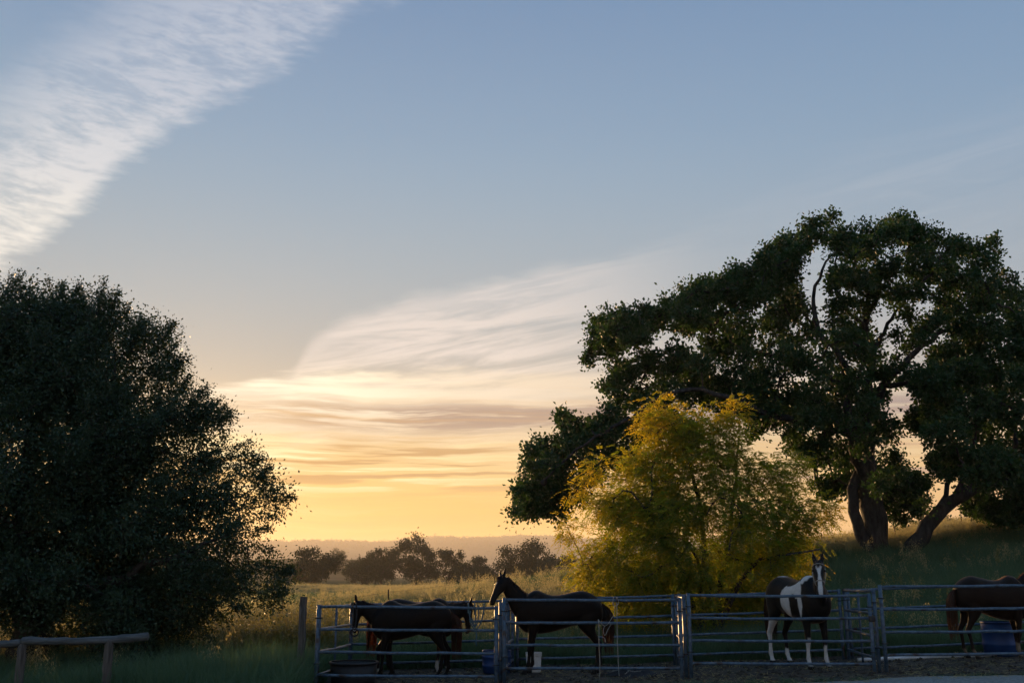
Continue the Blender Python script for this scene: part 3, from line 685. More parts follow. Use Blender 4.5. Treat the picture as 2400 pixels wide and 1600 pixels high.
# ---- the golden backlit tree behind the pens
rng = np.random.RandomState(23)
GY = 24.2
prof = [(965, 1535, 1590), (1005, 1505, 1735), (1050, 1490, 1780), (1100, 1405, 1860), (1150, 1375, 1915), (1210, 1355, 1955), (1280, 1330, 1965), (1350, 1318, 1955), (1400, 1350, 1905), (1435, 1440, 1850)]
py_, pl_, pr_ = (np.array(v, float) for v in zip(*prof)); clumps = []
while len(clumps) < 200:
    q = rng.uniform(975, 1430); l, r = np.interp(q, py_, pl_) + 28, np.interp(q, py_, pr_) - 28
    u = rng.uniform(-1, 1); v = rng.uniform(-1, 1)
    if u * u + v * v > 1 or (u * u + v * v < 0.12 and rng.uniform() < 0.6): continue
    px = (l + r) / 2 + u * (r - l) / 2; Y = GY + v * (r - l) / 2 * GY / F * 0.55
    c = P(px, q, Y)
    if c[2] < 0.75: continue
    if all(np.linalg.norm(c - k[0]) > 0.38 for k in clumps): clumps.append((c, (0.40, 0.40, 0.28)))
for px, q in ((1548, 958), (1722, 962), (1510, 990), (1640, 985), (1395, 1105), (1870, 1090), (1945, 1200), (1360, 1160), (1335, 1250)): clumps.append((P(px, q, GY + rng.uniform(-.4, .4)), (.24, .24, .3)))
yb = Vector((at(1668, 1500, GY).x, GY, 0)); yb.z = gz(yb.x, GY) - 0.1
YL = lambda sx_, lst, r0, r1: ([yb + Vector((sx_, 0, 0))] + [P(a, b, GY + d) for a, b, d in lst], r0, r1)
ylimbs = [YL(0, [(1662, 1440, 0), (1655, 1330, 0), (1640, 1180, .1), (1600, 1040, .2)], 0.10, 0.03),
 YL(-.12, [(1625, 1430, -.2), (1600, 1340, -.4), (1540, 1240, -.7), (1480, 1150, -.9)], 0.09, 0.025),
 YL(.12, [(1695, 1430, .1), (1745, 1350, .2), (1810, 1270, .2), (1880, 1190, .3)], 0.09, 0.025),
 YL(-.2, [(1600, 1450, .3), (1550, 1390, .4), (1460, 1360, .3), (1390, 1320, .3)], 0.075, 0.02),
 YL(.18, [(1700, 1440, -.3), (1760, 1330, -.8), (1830, 1300, -1.2), (1920, 1290, -1.2)], 0.075, 0.02),
 YL(.05, [(1680, 1420, .3), (1700, 1300, .6), (1720, 1150, .9), (1730, 1020, .8)], 0.085, 0.025),
 YL(-.05, [(1640, 1420, -.3), (1640, 1330, -.8), (1600, 1260, -1.3)], 0.07, 0.02)]
old_limb = Skeleton.limb
class _K: pass
def limb_free(s, pts, r0, r1, seg=0.35, wig=0.05, attach=True): return old_limb(s, pts, r0, r1, 0.25, 0.02, attach=False)
Skeleton.limb = limb_free
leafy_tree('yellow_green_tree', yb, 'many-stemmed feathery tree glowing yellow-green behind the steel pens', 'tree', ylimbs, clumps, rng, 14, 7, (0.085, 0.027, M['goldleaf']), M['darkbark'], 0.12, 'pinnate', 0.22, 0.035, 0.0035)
Skeleton.limb = old_limb

# ---- the dense small-leaved tree on the left
rng = np.random.RandomState(24)
LY = 21.3
lp = [(695, 60), (725, 215), (780, 300), (860, 338), (910, 368), (970, 440), (1070, 515), (1150, 575), (1250, 565), (1340, 580), (1400, 530), (1450, 470), (1500, 410), (1545, 380)]
ly_, lr_ = (np.array(v, float) for v in zip(*lp)); clumps = []; tries = 0
lum = [(rng.uniform(0, 6.28), rng.uniform(0, 6.28)) for _ in range(3)]
while len(clumps) < 470 and tries < 90000:
    tries += 1
    q = rng.uniform(715, 1540); w = np.interp(q, ly_, lr_) - 40; a = rng.uniform(0, 6.28); rho = rng.uniform(0.12, 1.0) ** 0.5
    lob = 1 + 0.07 * math.sin(3 * a + q * 0.012) + 0.06 * math.sin(5 * a - q * 0.02)
    px = 66 + w * rho * math.cos(a) * (lob if math.cos(a) < 0.75 else 1.0); Y = LY + w * LY / F * 0.62 * rho * math.sin(a) * lob
    c = P(px, q, Y)
    if q > 1470 and not (230 < px < 470) and rho < 0.8: continue
    if q > 1440 and px < 235: continue
    if px < -420: continue
    if all(np.linalg.norm(c - k[0]) > 0.46 for k in clumps): r_ = rng.uniform(0.40, 0.60); clumps.append((c, (r_, r_, r_ * 0.85), 1.0, 1.5 if rho < 0.6 else 1.0))
for px, q in ((45, 690), (170, 715), (258, 725), (325, 780), (392, 790), (405, 865), (462, 930), (515, 985), (580, 1085), (612, 1130), (648, 1170), (650, 1340), (635, 1400)):
    clumps.append((P(px, q, LY + rng.uniform(-.8, .8)), (.22, .3, .34)))
for px, q in ((350, 850), (315, 805), (378, 905), (415, 940), (295, 775), (360, 800), (450, 985), (395, 960)): clumps.append((P(px, q, LY + rng.uniform(-1.2, 1.2)), (.42, .42, .4)))
for px, q in ((150, 1500), (205, 1520), (180, 1545), (130, 1530), (250, 1505)): clumps.append((P(px, q, LY + rng.uniform(0.3, 1.5)), (.22, .22, .16)))
tb = Vector((at(66, 1590, LY).x, LY, 0)); tb.z = gz(tb.x, LY) - 0.15
TL = lambda lst, r0, r1: ([P(a, b, LY + d) for a, b, d in lst], r0, r1)
tlimbs = [([tb, P(64, 1520, LY), P(70, 1420, LY), P(80, 1300, LY)], 0.44, 0.32), TL([(80, 1300, 0), (60, 1150, .2), (70, 980, .3), (50, 800, .2)], 0.26, 0.05), TL([(72, 1400, 0), (160, 1300, .5), (280, 1180, .6), (380, 1050, .5)], 0.2, 0.05),
 TL([(70, 1440, 0), (180, 1390, -1), (330, 1330, -1.6), (480, 1280, -1.8)], 0.18, 0.04), TL([(80, 1300, 0), (-40, 1180, .4), (-170, 1080, .2), (-280, 980, 0)], 0.2, 0.05), TL([(72, 1400, 0), (120, 1300, 1.4), (230, 1240, 2.6), (340, 1260, 3.2)], 0.16, 0.04),
 TL([(160, 1300, .5), (220, 1130, -.6), (260, 960, -.8), (270, 820, -.6)], 0.14, 0.04), TL([(280, 1180, .6), (420, 1180, .8), (540, 1180, .6)], 0.1, 0.03), TL([(72, 1400, 0), (-60, 1330, -1.2), (-200, 1280, -1.6)], 0.16, 0.04)]
leafy_tree('live_oak', tb, 'dense dark small-leaved tree filling the left side behind the log rail', 'tree', tlimbs, clumps, rng, 21, 40, (0.067, 0.038, M['liveleaf']), M['darkbark'], 0.135, 'live', 0.26, 0.05, 0.004, sub_p=0.4)
# ---- trees far across the meadow
def far_tree_mesh(seed, w, h, n_cl, leaf, shape='round'):
    """crown and trunk meshes of a distant oak, base at the origin"""
    rng = np.random.RandomState(seed); sk = Skeleton(rng)
    fork = h * rng.uniform(0.16, 0.26); k = sk.node((0, 0, -0.3), -1, 0.035 * h); k = sk.node((rng.normal(0, .1), 0, fork * .5), k, 0.032 * h); k = sk.node((rng.normal(0, .15), 0, fork), k, 0.028 * h)
    cl = []
    while len(cl) < n_cl:
        u = rng.uniform(-1, 1, 3)
        if (u ** 2).sum() > 1: continue
        z = h * (0.52 + 0.44 * u[2]) if shape == 'round' else h * (0.48 + 0.46 * u[2])
        c = np.array([u[0] * w / 2 * 0.86, u[1] * w / 2 * 0.8, z])
        if all(np.linalg.norm(c - q) > w * 0.10 for q in cl): cl.append(c)
    tips = []
    for c in sorted(cl, key=lambda q: q[2]): sk.reach(c, 0.7, 0.16, 0.3)
    for c in cl:
        for q in ellipsoid_pts(rng, c, (w * .13, w * .13, w * .095), 11): sk.reach(q, 0.8, 0.1, 0.2); tips.append(q)
    T = np.array(tips); m = 26; C = np.repeat(T, m, 0) + rng.normal(0, w * 0.035, (len(T) * m, 3))
    lm = leaf_mesh('crown', C, rng.normal(0, 1, C.shape), rng.normal(0, 1, C.shape), leaf * rng.uniform(.6, 1.3, len(C)), leaf * .7, rng)
    return sk.mesh('trunk', 0.02, 2.3), lm
far_kinds = [far_tree_mesh(201, 9.5, 8.0, 26, 0.34), far_tree_mesh(202, 11.5, 8.4, 30, 0.36), far_tree_mesh(203, 8.5, 7.6, 15, 0.32), far_tree_mesh(204, 10.0, 5.2, 24, 0.36, 'low'), far_tree_mesh(205, 8.0, 4.2, 20, 0.34, 'low')]
for tm, lm in far_kinds: tm.materials.append(M['darkbark']); lm.materials.append(M['farleaf'])
def far_tree(kind, px, pyb, Y, s, sz, rot, label, nm='meadow_oak', group='oaks across the meadow'):
    Y *= 1.6; s *= 1.6; sz *= 1.6
    p = at(px, pyb, Y); o = empty(nm, (p.x, Y, gz(p.x, Y) - 0.05), label, 'tree', group); o.scale = (s * 1.2, s * 1.2, sz * 1.04); o.rotation_euler.z = rot
    link('trunk', far_kinds[kind][0], None, o); link('crown', far_kinds[kind][1], None, o)
    return o
FT = [(0, 735, 1382, 150, .74, .84, .3, 'round hazy oak standing alone nearest the dense left tree'),
 (3, 848, 1365, 215, .70, 1.05, 1.1, 'low rounded oak just left of the tall oak cluster'),
 (0, 893, 1372, 185, .72, .95, 2.2, 'leafy oak at the left end of the tall oak cluster'),
 (1, 972, 1378, 190, .80, 1.02, .7, 'tallest broad oak in the middle of the meadow cluster'),
 (2, 1052, 1370, 190, .82, .98, 1.9, 'open-branched oak showing sky through its crown in the cluster'),
 (0, 1108, 1362, 200, .80, .78, 3.0, 'rounded oak right of the open-branched one'),
 (4, 1135, 1360, 185, .70, .75, .2, 'low dark bush-like oak above the bay horse with raised head'),
 (1, 1232, 1355, 175, .80, .86, 2.6, 'broad dark oak between the raised horse head and the yellow tree'),
 (3, 1300, 1352, 170, .85, .95, 1.5, 'dark low oak half hidden by the yellow tree'),
 (4, 690, 1385, 240, .9, 1.0, .9, 'small pale oak peeping out beside the dense left tree')]
for a in FT: far_tree(*a)
for px, Y, s, sz, lab in ((790, 495, .9, 1.05, 'tiny pale tree on the hazy knoll, tallest there'), (806, 500, .8, .7, 'tiny pale tree on the hazy knoll right of the tallest'), (824, 505, .95, .75, 'broad tiny pale tree near the middle of the hazy knoll'), (838, 505, .8, .7, 'tiny pale tree sloping down the hazy knoll'), (880, 420, .7, .75, 'tiny pale treetop just over the cluster of oaks')):
    Y *= 2.2; s *= 2.2; sz *= 2.2
    p = at(px, 1310, Y); o = empty('knoll_tree', (p.x, Y, float(max(knoll_h(np.array(p.x), np.array(Y)), gz(p.x, Y))) - 0.2), lab, 'tree', 'trees on the hazy knoll'); o.scale = (s, s, sz); o.rotation_euler.z = px
    k = px % 3; link('trunk', far_kinds[k][0], None, o); link('crown', far_kinds[k][1], None, o)
# wood along the far ridge: one mass
rng = np.random.RandomState(77); n = 4200
hx = rng.uniform(-2300, 1900, n); hy = 4300 + 850 * rng.uniform(size=n) ** 0.7; hzv = hills_h(hx, hy); sc_ = rng.uniform(0.5, 1.2, n) * np.where(rng.uniform(size=n) < 0.06, 1.5, 1.0); m = 22
C = np.repeat(np.stack([hx, hy, hzv + 5.0 * sc_], -1), m, 0) + rng.normal(0, 1, (n * m, 3)) * np.repeat(np.stack([6.5 * sc_, 6.5 * sc_, 4.2 * sc_], -1), m, 0)
tag(link('ridge_woodland', leaf_mesh('ridge_woodland', C, rng.normal(0, 1, C.shape), rng.normal(0, 1, C.shape), 6.0, 5.0, rng), M['farleaf']), 'hazy woodland along the top of the far ridge', 'woodland', kind='stuff')
# shrub and sapling on the slope at the right
def bush(name, px, py, Y, w, h, leafm, label, seed, n_cl=14, leaf=0.11):
    p = at(px, py, Y); z = gz(p.x, Y); rng = np.random.RandomState(seed); cl = []
    for _ in range(n_cl):
        u = unit(rng.normal(size=3)) * rng.uniform(0.3, 1); cl.append(((p.x + u[0] * w / 2, Y + u[1] * w / 2, z + h * (0.55 + 0.4 * u[2])), (w * .17, w * .17, h * .16)))
    b = Vector((p.x, Y, z - 0.05))
    return leafy_tree(name, b, label, 'shrub' if h < 2.2 else 'sapling', [([b, b + Vector((0.03, 0, h * .4)), b + Vector((-.04, 0, h * .6))], .04, .02)], cl, rng, 8, 26, (leaf, leaf * .6, leafm), M['darkbark'], 0.10, 'live', 0.2, 0.03, 0.004, 'stem')
bush('round_shrub', 2225, 1250, 50, 3.0, 1.5, M['oakleaf'], 'low round green shrub on the hill beyond the leaning trunk', 301)
bush('bare_sapling', 2386, 1275, 41, 1.3, 2.0, M['oakleaf'], 'thin sparse sapling beside the wire fence at the right edge', 302, 5, 0.07)

# ------------------------------------------------------------------ pipe pens
RAILS = (0.23, 0.61, 0.99, 1.37)
PR = np.random.RandomState(4)
def corral_panel(a, b, label, group, mid=False, ends=(True, True), strap=False):
    """a, b: ground points (x, y, z) of the two ends"""
    a = Vector(a); b = Vector(b); root = empty('corral_panel', (a + b) / 2, label, 'fence panel', group); c = (a + b) / 2
    d = (b - a).normalized()
    for h in RAILS:
        sag = abs(PR.normal(0.004, .006))
        pts = [(a - c).lerp(b - c, t) + Vector((0, PR.normal(0, .004), h - sag * 4 * t * (1 - t) + (PR.normal(0, .0035) if 0 < t < 1 else 0))) for t in np.linspace(0, 1, 11)]
        MB().tube(pts, 0.0255, 10).build('rail', M['steel'], root)
    for e, q in ((0, a), (1, b)):
        if not ends[e]: continue
        o = q - c
        upo = MB().tube([o + Vector((0, 0, -0.05)), o + Vector((0, 0, .6)), o + Vector((0, 0, 1.405))], 0.034, 12).build('upright', M['steel'], root)
        for hz_ in (0.42, 1.18): MB().tube([o + Vector((-.055, -.005, hz_)), o + Vector((0, -.042, hz_)), o + Vector((.055, -.005, hz_))], 0.011, 6).build('connector', M['rust'], upo)
    if mid:
        MB().tube([Vector((0, 0, 0.0)), Vector((0, 0, .7)), Vector((0, 0, 1.36))], 0.021, 10).build('centre_upright', M['steel'], root)
    if strap:
        o = b - c
        MB().lathe([(0.052, .93), (0.060, .95), (0.060, 1.01), (0.052, 1.03)], 16, (o.x + 0.02, o.y - .01, o.z)).build('strap', M['rust'], root)
    return root
def gp(px, py, Y, top=1.37):
    p = at(px, py, Y); return Vector((p.x, Y, p.z - top))
fr = 'steel panels along the front of the pens'; rr_ = 'steel panels along the back of the pens'; dv = 'steel panels dividing the pens'
f1a, f1b = gp(747, 1421, 18), gp(1163, 1424, 18); f2a, f2b = gp(1182, 1405, 18), gp(1592, 1405, 18); f3a, f3b = gp(1613, 1394, 18), gp(2036, 1395, 18); f4a, f4b = gp(2062, 1375, 18), gp(2490, 1370, 18)
r1a, r1b = gp(826, 1417, 20.8), gp(1192, 1407, 20.8); r2a, r2b = gp(1212, 1405, 20.8), gp(1576, 1396, 20.8); r3a, r3b = gp(1592, 1395, 20.8), gp(1966, 1384, 20.8); r4a, r4b = gp(1986, 1382, 20.9), gp(2400, 1366, 20.9)
corral_panel(f1a, f1b, 'front steel panel of the leftmost pen, before the two lowered-head horses', fr)
corral_panel(f2a, f2b, 'front steel panel before the bay horse with raised head', fr)
corral_panel(f3a, f3b, 'front steel panel before the black and white horse', fr, strap=True)
corral_panel(f4a, f4b, 'front steel panel before the shaggy brown horse at the right', fr)
corral_panel(r1a, r1b, 'back steel panel behind the two lowered-head horses', rr_)
corral_panel(r2a, r2b, 'back steel panel behind the bay horse with raised head', rr_)
corral_panel(r3a, r3b, 'back steel panel behind the black and white horse', rr_)
corral_panel(r4a, r4b, 'back steel panel behind the shaggy brown horse', rr_)
def sidep(a, b): return a + (b - a).normalized() * 0.075, b - (b - a).normalized() * 0.075
corral_panel(*sidep(f1a, r1a), 'steel side panel closing the leftmost pen beside the wooden post', dv, mid=True)
corral_panel(*sidep((f1b + f2a) / 2, (r1b + r2a) / 2), 'steel divider between the two-horse pen and the raised-head bay', dv, mid=True)
corral_panel(*sidep((f2b + f3a) / 2, (r2b + r3a) / 2), 'steel divider between the raised-head bay and the black and white horse', dv)
corral_panel(*sidep((f3b + f4a) / 2, (r3b + r4a) / 2), 'steel divider catching gold light beside the black and white horse', dv, mid=True)

# ------------------------------------------------------------------ wooden post and log hitching rail
def rough_post(name, base, h, r, mat, parent=None, square=False, seed=0):
    rng = np.random.RandomState(seed); n = 14 if not square else 4
    zs = np.linspace(-0.1, h, 12); pts = [Vector((rng.normal(0, .003), rng.normal(0, .003), z)) for z in zs]
    V, Q, T = sweep(pts, r, n)
    if square: V[:, :2] = V[:, :2] @ np.array([[.7071, -.7071], [.7071, .7071]]) * 1.25
    V = V + rng.normal(0, 0.004, V.shape)
    return link(name, mesh_np(name, V, [Q, T], not square), mat, parent, base)
wp = at(712, 1398, 18.4); wz = gz(wp.x, 18.4)
tag(rough_post('wooden_post', (wp.x, 18.4, wz), wp.z - wz, .062, M['postwood'], square=True, seed=3), 'square weathered wooden post standing left of the steel pens', 'post')
ha, hb, hj = at(-120, 1511, 16), at(347, 1493, 16), at(52, 1504, 16)
hr = empty('hitching_rail', (hj.x, 16, gz(hj.x, 16)), 'weathered log hitching rail on two posts in front of the left tree', 'hitching rail')
def log(a, b, r, seed):
    rng = np.random.RandomState(seed); n = 16; pts = []
    for i in range(n):
        t = i / (n - 1); p = a.lerp(b, t); pts.append(p + Vector((0, rng.normal(0, .004), 0.018 * math.sin(t * 5 + seed) + rng.normal(0, .003))))
    V, Q, T = sweep(pts, r * (1 + 0.06 * np.sin(np.linspace(0, 7, n) + seed)), 16); V += rng.normal(0, 0.0025, V.shape)
    V -= np.array(hr.location); o = link('log', mesh_np('log', V, [Q, T], True), M['wood'], hr); return o
log(ha, hj + Vector((-.005, 0, 0)), 0.056, 1); log(hj + Vector((.005, 0, .0)), hb, .058, 2)
for k, (px, top) in enumerate(((53, 1511), (257, 1502))):
    p = at(px, top, 16.0); g = gz(p.x, 16); o = rough_post('post', Vector((p.x, 16.0, g)) - hr.location, p.z - g + 0.02, .064, M['postwood'], hr, seed=10 + k)

# ------------------------------------------------------------------ wire fence across the slope
wf = [(px, py, Y) for px, py, Y in ((420, 1442, 27.6), (659, 1414, 30), (912, 1386, 33), (1158, 1355, 36))]
wpts = [at(*q) for q in wf]; tops = []
dstep = (wpts[3] - wpts[2]); p = wpts[0] - (wpts[1] - wpts[0])
for k in range(2): tops.append(Vector((p.x - 3.2 * (1 - k), p.y - 2.4 * (1 - k), 0)))
tops += [Vector((q.x, q.y, 0)) for q in wpts]; q = wpts[3].copy()
for k in range(7): tops.append(Vector((q.x + 3.2 * (k + 1), 36 + 0.95 * (k + 1), 0)))
fence = empty('wire_fence', (wpts[3].x, 36, gz(wpts[3].x, 36)), 'sagging barbed wire fence on thin steel posts crossing the meadow', 'fence'); fo = fence.location.copy(); FH = []
for k, t in enumerate(tops):
    g = gz(t.x, t.y); h = 1.12; FH.append(Vector((t.x, t.y, g + h)))
    b = MB(); b.box((0, 0, h / 2 - .1), (0.045, 0.008, h + .2)); b.box((0, -.014, h / 2 - .1), (0.008, 0.028, h + .2))
    o = b.build('fence_post', M['tpost'], fence, False, Vector((t.x, t.y, g)) - fo); o.rotation_euler = (math.sin(k * 2.3) * .03, math.sin(k * 1.7) * .04, k)
for dzw in (-0.08, -0.36, -0.64):
    b = MB(); pts = []
    for i in range(len(FH) - 1):
        for j in range(6):
            t = j / 6; pts.append(FH[i].lerp(FH[i + 1], t) - fo + Vector((0, 0, dzw - 0.05 * 4 * t * (1 - t))))
    b.tube(pts, 0.0035, 4).build('wire', M['wire'], fence)

# ------------------------------------------------------------------ buckets, tubs, barrels
def stand(name, x, y, prof, mat, label, cat, n=32, rim=None):
    o = empty(name, (x, y, gz(x, y) + 0.012), label, cat)
    bd = MB().lathe(prof, n).build('body', mat, o)
    if rim: MB().lathe(rim, n).build('rim', mat, bd)
    return o
p = at(829, 1560, 18.75)
stand('water_tub', p.x, 18.75, [(0.0, 0.01), (0.37, 0.0), (0.40, 0.06), (0.42, 0.36), (0.405, 0.36), (0.385, 0.06), (0.0, 0.05)], M['blackrubber'], 'round black rubber water tub in the leftmost pen', 'tub',
      rim=[(0.405, 0.345), (0.44, 0.345), (0.45, 0.365), (0.44, 0.385), (0.405, 0.385)])
barrel_prof = [(0.0, 0.01), (0.25, 0.0), (0.275, 0.03), (0.285, 0.17), (0.297, 0.19), (0.297, 0.22), (0.285, 0.24), (0.29, 0.40), (0.302, 0.42), (0.302, 0.45), (0.288, 0.47), (0.285, 0.585), (0.27, 0.585), (0.262, 0.04), (0.0, 0.03)]
p = at(1166, 1560, 19.6); b1 = stand('blue_barrel', p.x - 0.02, 19.9, barrel_prof, M['blue'], 'cut blue plastic barrel by the divider of the two leftmost pens', 'barrel', rim=[(0.262, 0.57), (0.29, 0.57), (0.298, 0.585), (0.29, 0.60), (0.262, 0.60)]); b1.scale = (0.95, 0.95, 0.70)
p = at(2344, 1520, 20.5); b2 = stand('blue_barrel', p.x, 20.45, barrel_prof, M['blue'], 'cut blue plastic barrel behind the legs of the shaggy brown horse', 'barrel', rim=[(0.262, 0.57), (0.29, 0.57), (0.298, 0.585), (0.29, 0.60), (0.262, 0.60)]); b2.scale = (1.15, 1.15, 1.08)
for b in (b1, b2): tag(b, group='blue barrels in the pens')
p = at(1251, 1560, 19.95)
bk = stand('white_bucket', p.x, 19.95, [(0.0, 0.008), (0.128, 0.0), (0.135, 0.02), (0.148, 0.36), (0.142, 0.36), (0.128, 0.02), (0.0, 0.015)], M['white'], 'white plastic bucket behind the foreleg of the raised-head bay', 'bucket',
      rim=[(0.147, 0.30), (0.157, 0.305), (0.157, 0.32), (0.149, 0.325), (0.158, 0.345), (0.158, 0.365), (0.145, 0.368)])
MB().tube([Vector((0.155 * math.cos(t), -0.06 * math.sin(t) - .02, 0.33 - 0.16 * math.sin(t))) for t in np.linspace(0, math.pi, 14)], .003, 5).build('handle', M['galv'], bk)
a, b = at(2010, 1540, 20.15), at(2322, 1527, 20.35)
a.z = gz(a.x, a.y) + .05; b.z = gz(b.x, b.y) + .05
tag(MB().tube([a.lerp(b, t) for t in np.linspace(0, 1, 8)], 0.038, 12).build('ground_pole', M['pole']), 'pale painted pole lying on the dirt in the shaggy horse pen', 'pole')
# a slack dark hay net dropped on the dirt
rng = np.random.RandomState(9); p = at(1482, 1570, 18.75); hn = empty('hay_net', (p.x, 18.75, gz(p.x, 18.75) + .012), 'dark crumpled hay net lying on the dirt of the second pen', 'hay net')
def heap_pt(u, v): 
    r = 0.42 * (1 - v * .75) * (1 + .15 * math.sin(3 * u)); return Vector((r * math.cos(u) * 1.1, r * math.sin(u) * .5, .015 + .13 * v * (1 + .35 * math.sin(2 * u + 1)) ))
V = [heap_pt(u, v) for v in np.linspace(0, 1, 6) for u in np.linspace(0, 6.28, 24, False)]
i = np.arange(5)[:, None] * 24; j = np.arange(24)[None]; k = (j + 1) % 24
V = np.array([tuple(q) for q in V]) + rng.normal(0, .014, (len(V), 3)); V[:, 2] = np.maximum(V[:, 2], .004)
bag = link('net_bag', mesh_np('net_bag', V, np.stack([i + j, i + k, i + 24 + k, i + 24 + j], -1).reshape(-1, 4), True), M['net'], hn)
for s in range(9):
    u0 = rng.uniform(0, 6.28); pts = [heap_pt(u0 + t * rng.uniform(.6, 1.5) + .3 * math.sin(5 * t + s), np.clip(.2 + .6 * t + .2 * math.sin(4 * t), 0, 1)) + Vector((0, -.01, .018)) for t in np.linspace(0, 1, 12)]
    MB().tube(pts, .006, 5).build('net_cord', M['rope'], bag)

# straw and droppings trodden into the pens and the fringe
rng = np.random.RandomState(61); n = 9000; hx = rng.uniform(-3.4, 12, n); hy = 16.6 + 4.6 * rng.uniform(size=n) ** 1.3
kp = field(hx, hy, 1.6, 1.0) + 0.6 * field(hx, hy, 4.0) > rng.uniform(-1.0, 0.9, n); hx, hy = hx[kp], hy[kp]; n = len(hx)
C = np.stack([hx, hy, ground(hx, hy) + .022 + .02 * rng.uniform(size=n)], -1); A = rng.normal(0, 1, (n, 3)) * np.array([1, 1, .18])
tag(link('scattered_hay', leaf_mesh('scattered_hay', C, A, np.tile([[0, 0, 1.0]], (n, 1)) + rng.normal(0, .4, (n, 3)), rng.uniform(.06, .20, n), rng.uniform(.006, .014, n), rng), M['oat']), 'wisps of trodden hay on the pen dirt', 'hay', kind='stuff')
rng = np.random.RandomState(62); n = 1100; cx_ = rng.uniform(-3.3, 12.5, n); cy_ = 17.2 + 4.1 * rng.uniform(size=n) ** 1.2; r_ = rng.uniform(.015, .055, n)
oct_ = np.array([[1, 0, 0], [0, 1, 0], [-1, 0, 0], [0, -1, 0], [0, 0, .8], [0, 0, -.6]], float)
V = np.stack([cx_, cy_, ground(cx_, cy_) + .02], -1)[:, None] + oct_[None] * r_[:, None, None] * rng.uniform(.6, 1.3, (n, 6, 3))
Tt = (np.arange(n)[:, None, None] * 6 + np.array([[0, 1, 4], [1, 2, 4], [2, 3, 4], [3, 0, 4], [1, 0, 5], [2, 1, 5], [3, 2, 5], [0, 3, 5]])[None]).reshape(-1, 3)
tag(link('dirt_clods', mesh_np('dirt_clods', V.reshape(-1, 3), Tt, True), M['dirt']), 'clods of dark dirt and dung strewn over the pen floor', 'dirt', kind='stuff')
# ------------------------------------------------------------------ halters and ropes hung on the rails
def bez(pts, n=24):
    """smooth curve through pts"""
    pts = [Vector(p) for p in pts]; e = [2 * pts[0] - pts[1]] + pts + [2 * pts[-1] - pts[-2]]; out = []
    m = max(2, n // (len(pts) - 1))
    for i in range(len(pts) - 1):
        a, b, c, d = e[i:i + 4]
        for j in range(m): t = j / m; out.append(0.5 * (2 * b + (c - a) * t + (2 * a - 5 * b + 4 * c - d) * t * t + (3 * b - a - 3 * c + d) * t ** 3))
    return out + [pts[-1]]
def hung(name, label, cat, parts, Y):
    """parts: (part name, material, radius, [(px, py, dY)...])"""
    first = at(*parts[0][3][0][:2], Y); root = empty(name, (first.x, Y, first.z), label, cat); o = root.location.copy()
    for nm, mat, r, pts in parts: MB().tube([q - o for q in bez([at(a, b, Y + d) for a, b, d in pts])], r, 6).build(nm, M[mat], root)
    return root
hung('rope_halter', 'tangled dark blue rope halter hung over the top rail of the leftmost pen', 'halter', [
 ('crown_loop', 'bluerope', .010, [(1097, 1436, 0.03), (1097, 1416, .035), (1098, 1416, -.035), (1100, 1440, -.04), (1108, 1462, -.04), (1114, 1470, -.04)]),
 ('noseband', 'bluerope', .010, [(1112, 1440, .03), (1112, 1416, .035), (1113, 1416, -.035), (1115, 1445, -.04), (1113, 1470, -.04), (1116, 1475, -.04)]),
 ('cheek_rope', 'bluerope', .010, [(1134, 1440, .03), (1134, 1416, .035), (1135, 1416, -.035), (1131, 1445, -.04), (1124, 1464, -.04), (1115, 1474, -.04), (1106, 1466, -.04), (1101, 1450, -.04), (1103, 1430, -.04)]),
 ('throat_rope', 'bluerope', .010, [(1120, 1416, -.035), (1122, 1440, -.04), (1118, 1460, -.04), (1112, 1466, -.045), (1106, 1448, -.045)]),
 ('lead_end', 'bluerope', .013, [(1115, 1472, -.04), (1117, 1490, -.04), (1115, 1502, -.04), (1117, 1512, -.04)])], 18.0)
hung('web_halter', 'black webbing halter hung over the top rail before a lowered horse head', 'halter', [
 ('crown_strap', 'strap', .013, [(825, 1436, .03), (824, 1415, .036), (826, 1415, -.036), (828, 1440, -.04), (826, 1465, -.04), (830, 1474, -.04)]),
 ('crown_strap', 'strap', .013, [(835, 1436, .03), (834, 1415, .036), (835, 1415, -.036), (836, 1440, -.04), (833, 1465, -.04), (831, 1474, -.04)]),
 ('noseband', 'strap', .014, [(823, 1476, -.05), (831, 1473, -.06), (839, 1477, -.05), (838, 1486, -.02), (830, 1490, -.01), (823, 1485, -.02), (823, 1476, -.05)]),
 ('cheek_ring', 'galv', .006, [(830, 1471, -.055), (834, 1474, -.055), (831, 1478, -.055), (828, 1475, -.055), (830, 1471, -.055)])], 18.0)
hung('pale_rope_halter', 'pale rope halter and long lead hung on the rail by the bay horse tail', 'halter', [
 ('crown_loop', 'rope', .006, [(1438, 1420, .03), (1437, 1401, .035), (1438, 1400, -.035), (1436, 1412, -.04), (1440, 1419, -.04), (1448, 1417, -.04), (1450, 1408, -.04), (1447, 1401, -.036), (1445, 1400, .035), (1445, 1418, .03)]),
 ('cheek_rope', 'rope', .0055, [(1441, 1418, -.04), (1440, 1438, -.04), (1434, 1447, -.04), (1426, 1460, -.04), (1417, 1466, -.04), (1409, 1459, -.05), (1404, 1453, -.036)]),
 ('noseband', 'rope', .0055, [(1417, 1466, -.04), (1414, 1478, -.045), (1418, 1488, -.05), (1424, 1476, -.045), (1432, 1462, -.04)]),
 ('knot_tail', 'rope', .0065, [(1412, 1492, -.05), (1417, 1495, -.05), (1419, 1504, -.05), (1418, 1500, -.05)]),
 ('lead', 'rope', .0065, [(1446, 1412, -.04), (1446, 1450, -.042), (1447, 1500, -.05), (1449, 1550, -.06), (1451, 1583, -.08)])], 18.0)
